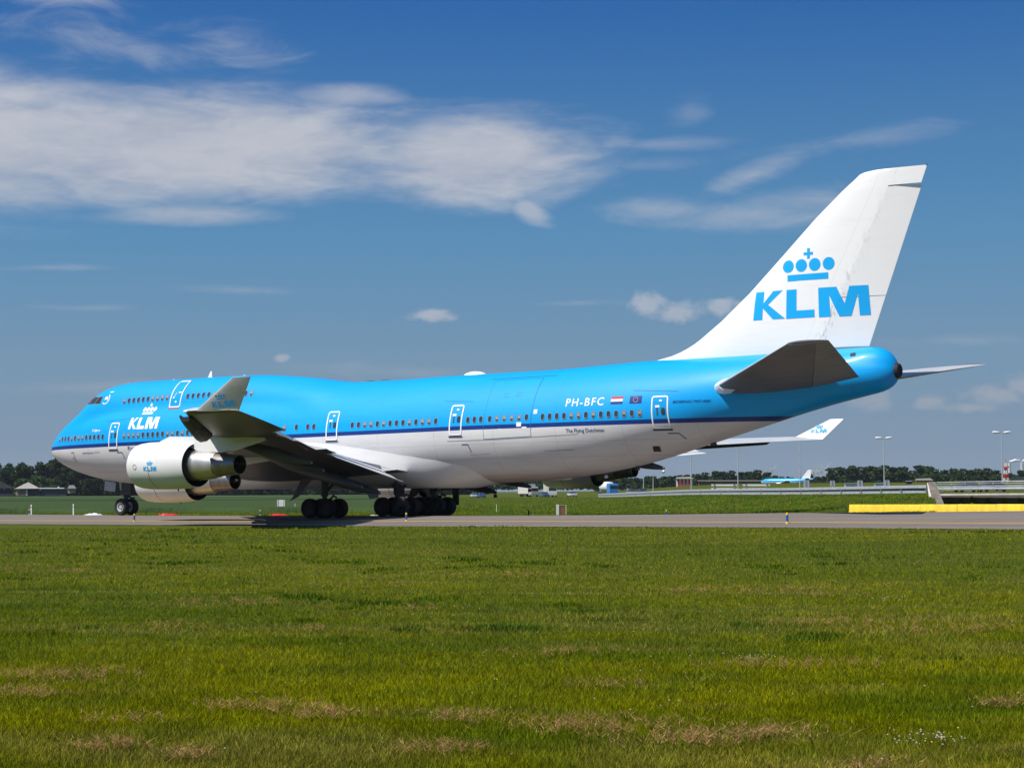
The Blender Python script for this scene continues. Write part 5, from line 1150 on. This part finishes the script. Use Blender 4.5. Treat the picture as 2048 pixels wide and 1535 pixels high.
MB().loft(quad_box(116, 119, 972.5, 974.8, 849, 850)).build('chimney', M['concrete_pale'], f2)
f3 = thing('barn', V(bearing(5, 845)+(-.22,)), 'dark barn with a pitched roof at the left edge', 'building')
MB().loft(quad_box(-40, 27, 975, 991, 845, 862)).build('wall', M['wood_dark'], f3)
MB().loft([[at(-42, 977, d), at(29, 975.5, d), at(3, 962.5, d), at(-15, 962.5, d)] for d in (844, 863)]).build('roof', mat('barn_roof', (.035, .037, .042), .8), f3, 0)
for u_ in (9.5, 22.5): MB().loft(quad_box(u_-1.1, u_+1.1, 975.6, 978.6, 844.6, 844.9)).build('window', M['sign_grey'], f3)
f4 = thing('far_cottage', V(bearing(150, 905)+(-.22,)), 'small pale cottage glimpsed between the dark trunks', 'building')
MB().loft(quad_box(136, 152, 976, 986, 905, 911)).build('wall', M['brick_wall'], f4); MB().loft([[at(135, 976.5, d), at(153, 976.5, d), at(149, 970, d), at(139, 970, d)] for d in (904, 912)]).build('roof', M['sign_grey'], f4, 0)

# ------------------------------------------------------------------ far side: traffic, buildings, horizon marks
def wheel_tiny(mb_parent, x, y, r, w):
    MB().lathe_y((x, y, r), [(-w/2, .02), (-w/2, r*.9), (-w/4, r), (w/4, r), (w/2, r*.9), (w/2, .02)], 12).build('wheel', M['tyre'], mb_parent)
CARB = {}
def car(u_, d_, col, lb, rz, z=None):
    x, P = bearing(u_, d_); z = float(ground_z(x, P)) if z is None else z; t = thing('car', (0, 0, 0), lb, 'car', 'cars on the far road'); m_ = mat('car_paint', col, .25, 0, .03, coat=.5)
    pr = [(-2.1, .35), (-2.15, .75), (-1.35, .90), (1.5, .95), (2.1, .85), (2.15, .4)]; MB().prism(pr, -.85, .85).build('body', m_, t)
    secs = [[(-1.35, q*.80, .90), (-.65, q*.66, 1.42), (.75, q*.66, 1.44), (1.55, q*.80, .93)] for q in (-1, 1)]; MB().loft(secs).build('cabin', M['glass'], t)
    MB().loft([[(-.62, q*.64, 1.425), (-.62, q*.64, 1.47), (.72, q*.64, 1.48), (.74, q*.64, 1.435)] for q in (-1, 1)]).build('roof', m_, t)
    for a in (-1.35, 1.35):
        for b in (-.78, .78): wheel_tiny(t, a, b, .33, .2)
    t.location = V((x, P, z)); t.rotation_euler[2] = rz; return t
def truck(u_, d_, cabcol, boxcol, lb, rz, tank=False):
    x, P = bearing(u_, d_); z = float(ground_z(x, P)); t = thing('lorry', (0, 0, 0), lb, 'lorry', 'lorries on the far road'); cm = mat('lorry_cab_paint', cabcol, .35); bm_ = mat('lorry_box_paint', boxcol, .5)
    MB().prism([(-1.0, .5), (-1.05, 1.6), (-.75, 3.0), (1.0, 3.1), (1.0, .5)], -1.2, 1.2).build('cab', cm, t); MB().box((-.98, 0, 2.15), (.12, 2.1, .9)).build('windscreen', M['glass'], t)
    if tank: MB().lathe_x((1.3, 0, 2.3), [(0, .1), (.05, .9), (.3, 1.25), (5.0, 1.25), (5.3, .9), (5.4, .1)], 20).build('tank', bm_, t)
    else: MB().box((5.0, 0, 2.4), (7.4, 2.5, 2.9)).build('cargo_box', bm_, t)
    MB().box((4.2, 0, .75), (8.5, 1.0, .25)).build('chassis', M['dark_grey'], t)
    for a in (-.2, 5.6, 7.0):
        for b in (-1.05, 1.05): wheel_tiny(t, a, b, .5, .3)
    t.location = V((x, P, z)); t.rotation_euler[2] = rz; return t
truck(1066, 545, (.45, .45, .45), (.62, .60, .57), 'pale lorry left of the cream box lorry under the belly', 2.6)
truck(1103, 500, (.6, .6, .6), (.58, .55, .48), 'cream box lorry beside the right engine under the belly', 2.3)
truck(1224, 455, (.05, .22, .55), (.72, .74, .78), 'blue tanker lorry with a rounded white top under the tail', 2.5, True)
car(1143, 470, (.75, .76, .78), 'white car between the cream lorry and the blue tanker', 2.4); car(1262, 440, (.30, .30, .33), 'grey car right of the blue tanker', 2.4); car(1088, 480, (.06, .12, .3), 'dark blue car left of the cream box lorry', 2.4)
car(1283, 420, (.05, .06, .09), 'small dark car right of the grey car under the tail', 2.4); car(948, 520, (.72, .72, .74), 'white car left of the dark flap fairing under the belly', 2.4); car(962, 505, (.03, .12, .45), 'blue car beside the dark flap fairing under the belly', 2.4)
car(1933, 250, (.05, .055, .06), 'dark car behind the bridge railing, left of two', .9); car(1982, 248, (.03, .035, .05), 'dark car behind the bridge railing, right of two', .9)
car(1596, 300, (.8, .8, .8), 'white car roof behind the guard rail left of the first sign', .9, .35); car(1553, 330, (.45, .05, .04), 'red car behind the guard rail below the far airliner', .9, .0)
M['stripe_white'] = mat('cabin_white', (.72, .70, .68), .6); M['roof_grey'] = mat('cabin_roof', (.55, .53, .50), .7)
for ua, ub, r0, r1, d_, lb in ((1351, 1384, 953, 975, 640, 'red and white striped hut under the tail, right of the right engine'), (1829, 1862, 956, 972, 620, 'red and white striped hut left of the bridge wing wall')):
    t = thing('striped_hut', V(at((ua+ub)/2, r1, d_)), lb, 'building', 'red and white striped huts')
    MB().loft(quad_box(ua, ub, r0+4, r1+6, d_, d_+6)).build('wall', M['stripe_white'], t)
    MB().loft([[at(ua-1, r0+4, d), at(ub+3, r0+4, d), at(ub-4, r0, d), at(ua+1, r0+1, d)] for d in (d_-1, d_+7)]).build('roof', M['roof_grey'], t, 0)
    for k in range(4): a = ua+3+k*(ub-ua-4)/4; MB().loft(quad_box(a, a+3.2, r0+4.6, r1+4, d_-.3, d_-.05)).build('stripe', M['red'], t)
for ua, ub, lb in ((1687, 1713, 'white container behind the guard rail, left of the two'), (1747, 1765, 'white container behind the guard rail beside the lamp mast')):
    t = thing('container', V(at((ua+ub)/2, 974, 420)), lb, 'container', 'white containers beyond the road')
    MB().loft(quad_box(ua, ub, 966, 977, 420, 423)).build('box', M['paintwhite'], t); MB().loft(quad_box(ua-.5, ub+.5, 965.2, 966, 419.7, 423.3)).build('roof', M['galv'], t)
t = thing('low_terminal', V(at(1500, 962, 900)), 'long low brown building before the tree row under the right wing', 'building')
MB().loft(quad_box(1395, 1520, 961.5, 972, 900, 915)).build('wall', mat('brown_cladding', (.20, .15, .12), .9, 0, .3, .3), t); MB().loft(quad_box(1393, 1522, 960.3, 961.4, 898, 917)).build('roof', M['roof_grey'], t)
t = thing('grey_shed', V(at(2030, 962, 700)), 'long dark grey shed roof at the right edge behind the railing', 'building')
MB().loft(quad_box(2008, 2090, 958, 972, 700, 715)).build('wall', M['stripe_white'], t); MB().loft(quad_box(2005, 2094, 954.5, 957.8, 698, 717)).build('roof', M['wood_blue'], t)
# airliner far away on the field
def far_airliner():
    t = thing('parked_airliner', (0, 0, 0), 'small distant blue and white airliner before the tree row', 'airplane')
    def loftc(n_=18):
        st_ = [(-17.5, .05, 3.0), (-17.1, .75, 3.05), (-16, 1.3, 3.15), (-14, 1.8, 3.3), (-11, 1.95, 3.35), (6, 1.95, 3.35), (11, 1.6, 3.65), (15, .9, 4.2), (17.5, .25, 4.6)]
        return [[(x, r*math.cos(a), z+r*math.sin(a)) for a in np.linspace(0, 2*PI, n_, endpoint=False)] for x, r, z in st_]
    m_ = bpy.data.materials.new('far_livery'); m_.use_nodes = True; tt = NT(m_.node_tree); b = m_.node_tree.nodes['Principled BSDF']; tc = tt.node('ShaderNodeTexCoord'); z_ = tt.xyz(tc.outputs['Object'])[2]
    tt.l.new(tt.mix(tt.m('GREATER_THAN', z_, 2.95), (.75, .75, .75), (.02, .38, .78)), b.inputs['Base Color']); b.inputs['Roughness'].default_value = .35
    MB().loft(loftc()).build('fuselage', m_, t, 60)
    MB().prism([(9.5, 4.9), (14.2, 10.6), (16.6, 10.7), (15.6, 5.0)], -.15, .15).build('tail_fin', M['white'], t)
    for s_ in (1, -1):
        MB().loft([[(-4.5, 1.5*s_, 2.2), (3.0, 1.5*s_, 2.2), (3.0, 1.5*s_, 2.45), (-4.5, 1.5*s_, 2.6)], [(5.0, 16*s_, 3.6), (6.6, 16*s_, 3.6), (6.6, 16*s_, 3.7), (5.0, 16*s_, 3.75)]]).build('wing', M['wing_grey'], t)
        MB().lathe_x((-5.5, 4.9*s_, 1.6), [(0, .7), (.6, .95), (2.6, .9), (3.4, .55)], 16).build('engine', M['white'], t)
        MB().loft([[(12, .6*s_, 4.6), (15.3, .6*s_, 4.6), (15.3, .6*s_, 4.7), (12, .6*s_, 4.75)], [(15.2, 6.5*s_, 5.2), (16.6, 6.5*s_, 5.2), (16.6, 6.5*s_, 5.25), (15.2, 6.5*s_, 5.27)]]).build('tailplane', M['wing_grey'], t)
    x, P = bearing(1572, 1000); t.location = V((x, P, float(ground_z(x, P))-.3)); t.rotation_euler[2] = -math.radians(-8); t.scale = (.86, .86, .86); return t
far_airliner()
# red and white lattice mast
def lattice(u_, d_, row):
    x, P = bearing(u_, d_); z = 3.0; h = at(u_, row, d_)[2]-z; t = thing('radar_mast', V((x, P, z)), 'red and white lattice mast at the right edge', 'mast')
    for k in range(6):
        z0, z1 = z+h*k/6, z+h*(k+1)/6; w0, w1 = .9*(1-k/7.5), .9*(1-(k+1)/7.5); mb = MB()
        for a, b in ((-1, -1), (1, -1), (1, 1), (-1, 1)):
            mb.tube([(x+a*w0, P+b*w0, z0), (x+a*w1, P+b*w1, z1)], .11, 5); c_, d2 = (b, -a); mb.tube([(x+a*w0, P+b*w0, z0), (x+(-b)*w1, P+a*w1, z1)], .07, 5)
        mb.build('lattice_section', M['red'] if k % 2 == 0 else M['stripe_white'], t)
    MB().box((x, P, z+h*.82), (1.8, 1.8, .4)).build('platform', M['red'], t); MB().tube([(x, P, z+h), (x, P, z+h+1.6)], .08, 5).build('tip', M['red'], t)
lattice(2010, 640, 926)
M['far_white'] = mat('far_pale_concrete', (.50, .50, .50), .9)
for u_, row, lb in ((2017, 926, 'left pale power station chimney on the right horizon'), (2042, 925, 'right pale power station chimney on the right horizon')):
    d_ = 5200; x, P, zt_ = at(u_, row, d_); t = thing('chimney', V((x, P, 0)), lb, 'chimney', 'power station chimneys')
    MB().lathe_z((x, P, 0), [(0, 6.5), (zt_*.5, 5.2), (zt_, 4.2)], 16).build('stack', M['far_white'], t); MB().lathe_z((x, P, zt_*.92), [(0, 4.6), (zt_*.05, 4.5)], 16).build('band', M['roof_grey'], t)
    n_ = 9; secs = []
    rr = random.Random(int(u_))
    for k in range(n_):
        f = k/(n_-1); cx, cP, cz = at(u_+f*22, row-3-f*3+rr.uniform(-1, 1), d_); r_ = (1.6+3.4*math.sin(PI*min(.95, f*.8+.1)))*rr.uniform(.7, 1.3); secs.append([(cx+r_*.3*math.cos(a), cP+r_*math.cos(a), cz+r_*.8*math.sin(a)) for a in np.linspace(0, 2*PI, 10, endpoint=False)])
    tag(MB().loft(secs).build('steam_plume', mat('steam', (.80, .80, .80), 1.0), ang=180), 'white steam trailing from the '+('left' if u_ < 2030 else 'right')+' chimney', 'steam')
for u_, row, d_, lb in ((1544, 939, 5200, 'leftmost of the pale wind turbines on the horizon'), (1626, 940, 5600, 'second pale wind turbine from the left on the horizon'), (1634, 941, 5900, 'third pale wind turbine from the left on the horizon'), (1641, 940, 5600, 'fourth pale wind turbine from the left on the horizon'), (1650, 937, 5100, 'rightmost of the pale wind turbines on the horizon')):
    x, P, zt_ = at(u_, row, d_); t = thing('wind_turbine', V((x, P, 0)), lb, 'wind turbine', 'wind turbines on the horizon')
    MB().tube([(x, P, 0), (x, P, zt_)], [2.2, 1.3], 8).build('tower', M['far_white'], t); MB().box((x, P, zt_), (4, 4, 3)).build('nacelle', M['far_white'], t); a0 = random.uniform(0, 2)
    for k in range(3):
        a = a0+k*2*PI/3; c_, s_ = math.cos(a), math.sin(a); ux, uP = math.cos(YAW), -math.sin(YAW)
        MB().tube([(x+ux*q*c_-_fh[0]*3, P+uP*q*c_-_fh[1]*3, zt_+q*s_) for q in (0, 8, 24)], [.7, 1.2, .3], 5).build('blade', M['far_white'], t)
# ------------------------------------------------------------------ far woods that read as one mass, behind the single trees
def wood(name, u0, u1, d0, d1, hfun, zb, n_, size, c0, c1, lb):
    u = RNG.uniform(u0, u1, n_); d = RNG.uniform(d0, d1, n_); k = (u-1024)/FOC; X = CAM[0]+d*(_fh[0]+_r[0]*k); P = CAM[1]+d*(_fh[1]+_r[1]*k)
    hh = np.array([hfun(a) for a in u])*(.55+.55*fbm(u*.06, d*.02, 71, 3)); z = zb+hh*RNG.uniform(0, 1, n_)**.8
    c = np.stack([X, -P, z], 1); t1 = RNG.normal(size=(n_, 3)); t1 /= np.linalg.norm(t1, axis=1)[:, None]; t2 = np.cross(t1, RNG.normal(size=(n_, 3))); t2 /= np.linalg.norm(t2, axis=1)[:, None]
    s_ = size*RNG.uniform(.6, 1.3, (n_, 1)); v = np.stack([c-t1*s_-t2*s_*.7, c+t1*s_-t2*s_*.7, c+t1*s_+t2*s_*.7, c-t1*s_+t2*s_*.7], 1)
    me = bpy.data.meshes.new(name); me.from_pydata(v.reshape(-1, 3).tolist(), [], [(4*i, 4*i+1, 4*i+2, 4*i+3) for i in range(n_)])
    q = fbm(u*.05, d*.03, 81, 3); col = (np.array(c0)[None]*(1-q[:, None])+np.array(c1)[None]*q[:, None])*RNG.uniform(.6, 1.3, (n_, 1))
    a = me.attributes.new('tint', 'FLOAT_COLOR', 'POINT'); c4 = np.ones((n_, 4, 4), np.float32); c4[:, :, :3] = col[:, None, :]; a.data.foreach_set('color', c4.ravel()); me.materials.append(M['leaf'])
    o = bpy.data.objects.new(name, me); COL.objects.link(o); return tag(o, lb, 'wood', kind='stuff')
wood('distant_wood', -120, 980, 1000, 1060, lambda u: 13.0 if u < 200 else 9.0, -.3, 16000, .9, (.016, .034, .014), (.034, .060, .020), 'dense dark wood behind the tree rows on the left')
wood('distant_wood', 960, 2140, 1150, 1220, lambda u: max(4.0, (979-float(TOP(u)))/FOC*1190*.80-.5), 3.2, 16000, 1.0, (.024, .048, .018), (.048, .078, .026), 'dense dark wood behind the tree row on the right')
# ------------------------------------------------------------------ thin summer haze
hz_m = bpy.data.materials.new('summer_haze'); hz_m.use_nodes = True; _t = NT(hz_m.node_tree); hz_m.node_tree.nodes.remove(hz_m.node_tree.nodes['Principled BSDF'])
_v = _t.node('ShaderNodeVolumePrincipled'); _v.inputs['Color'].default_value = (.80, .88, 1.0, 1); _v.inputs['Density'].default_value = 4.5e-5; _v.inputs['Anisotropy'].default_value = 0.2
_t.l.new(_v.outputs[0], hz_m.node_tree.nodes['Material Output'].inputs['Volume'])
hz_o = MB().box((CAM[0], CAM[1], 59), (14400, 14400, 122)).build('haze', hz_m, ang=0); tag(hz_o, 'thin summer haze over the airfield', 'haze', kind='stuff')
SC.cycles.volume_bounces = 0
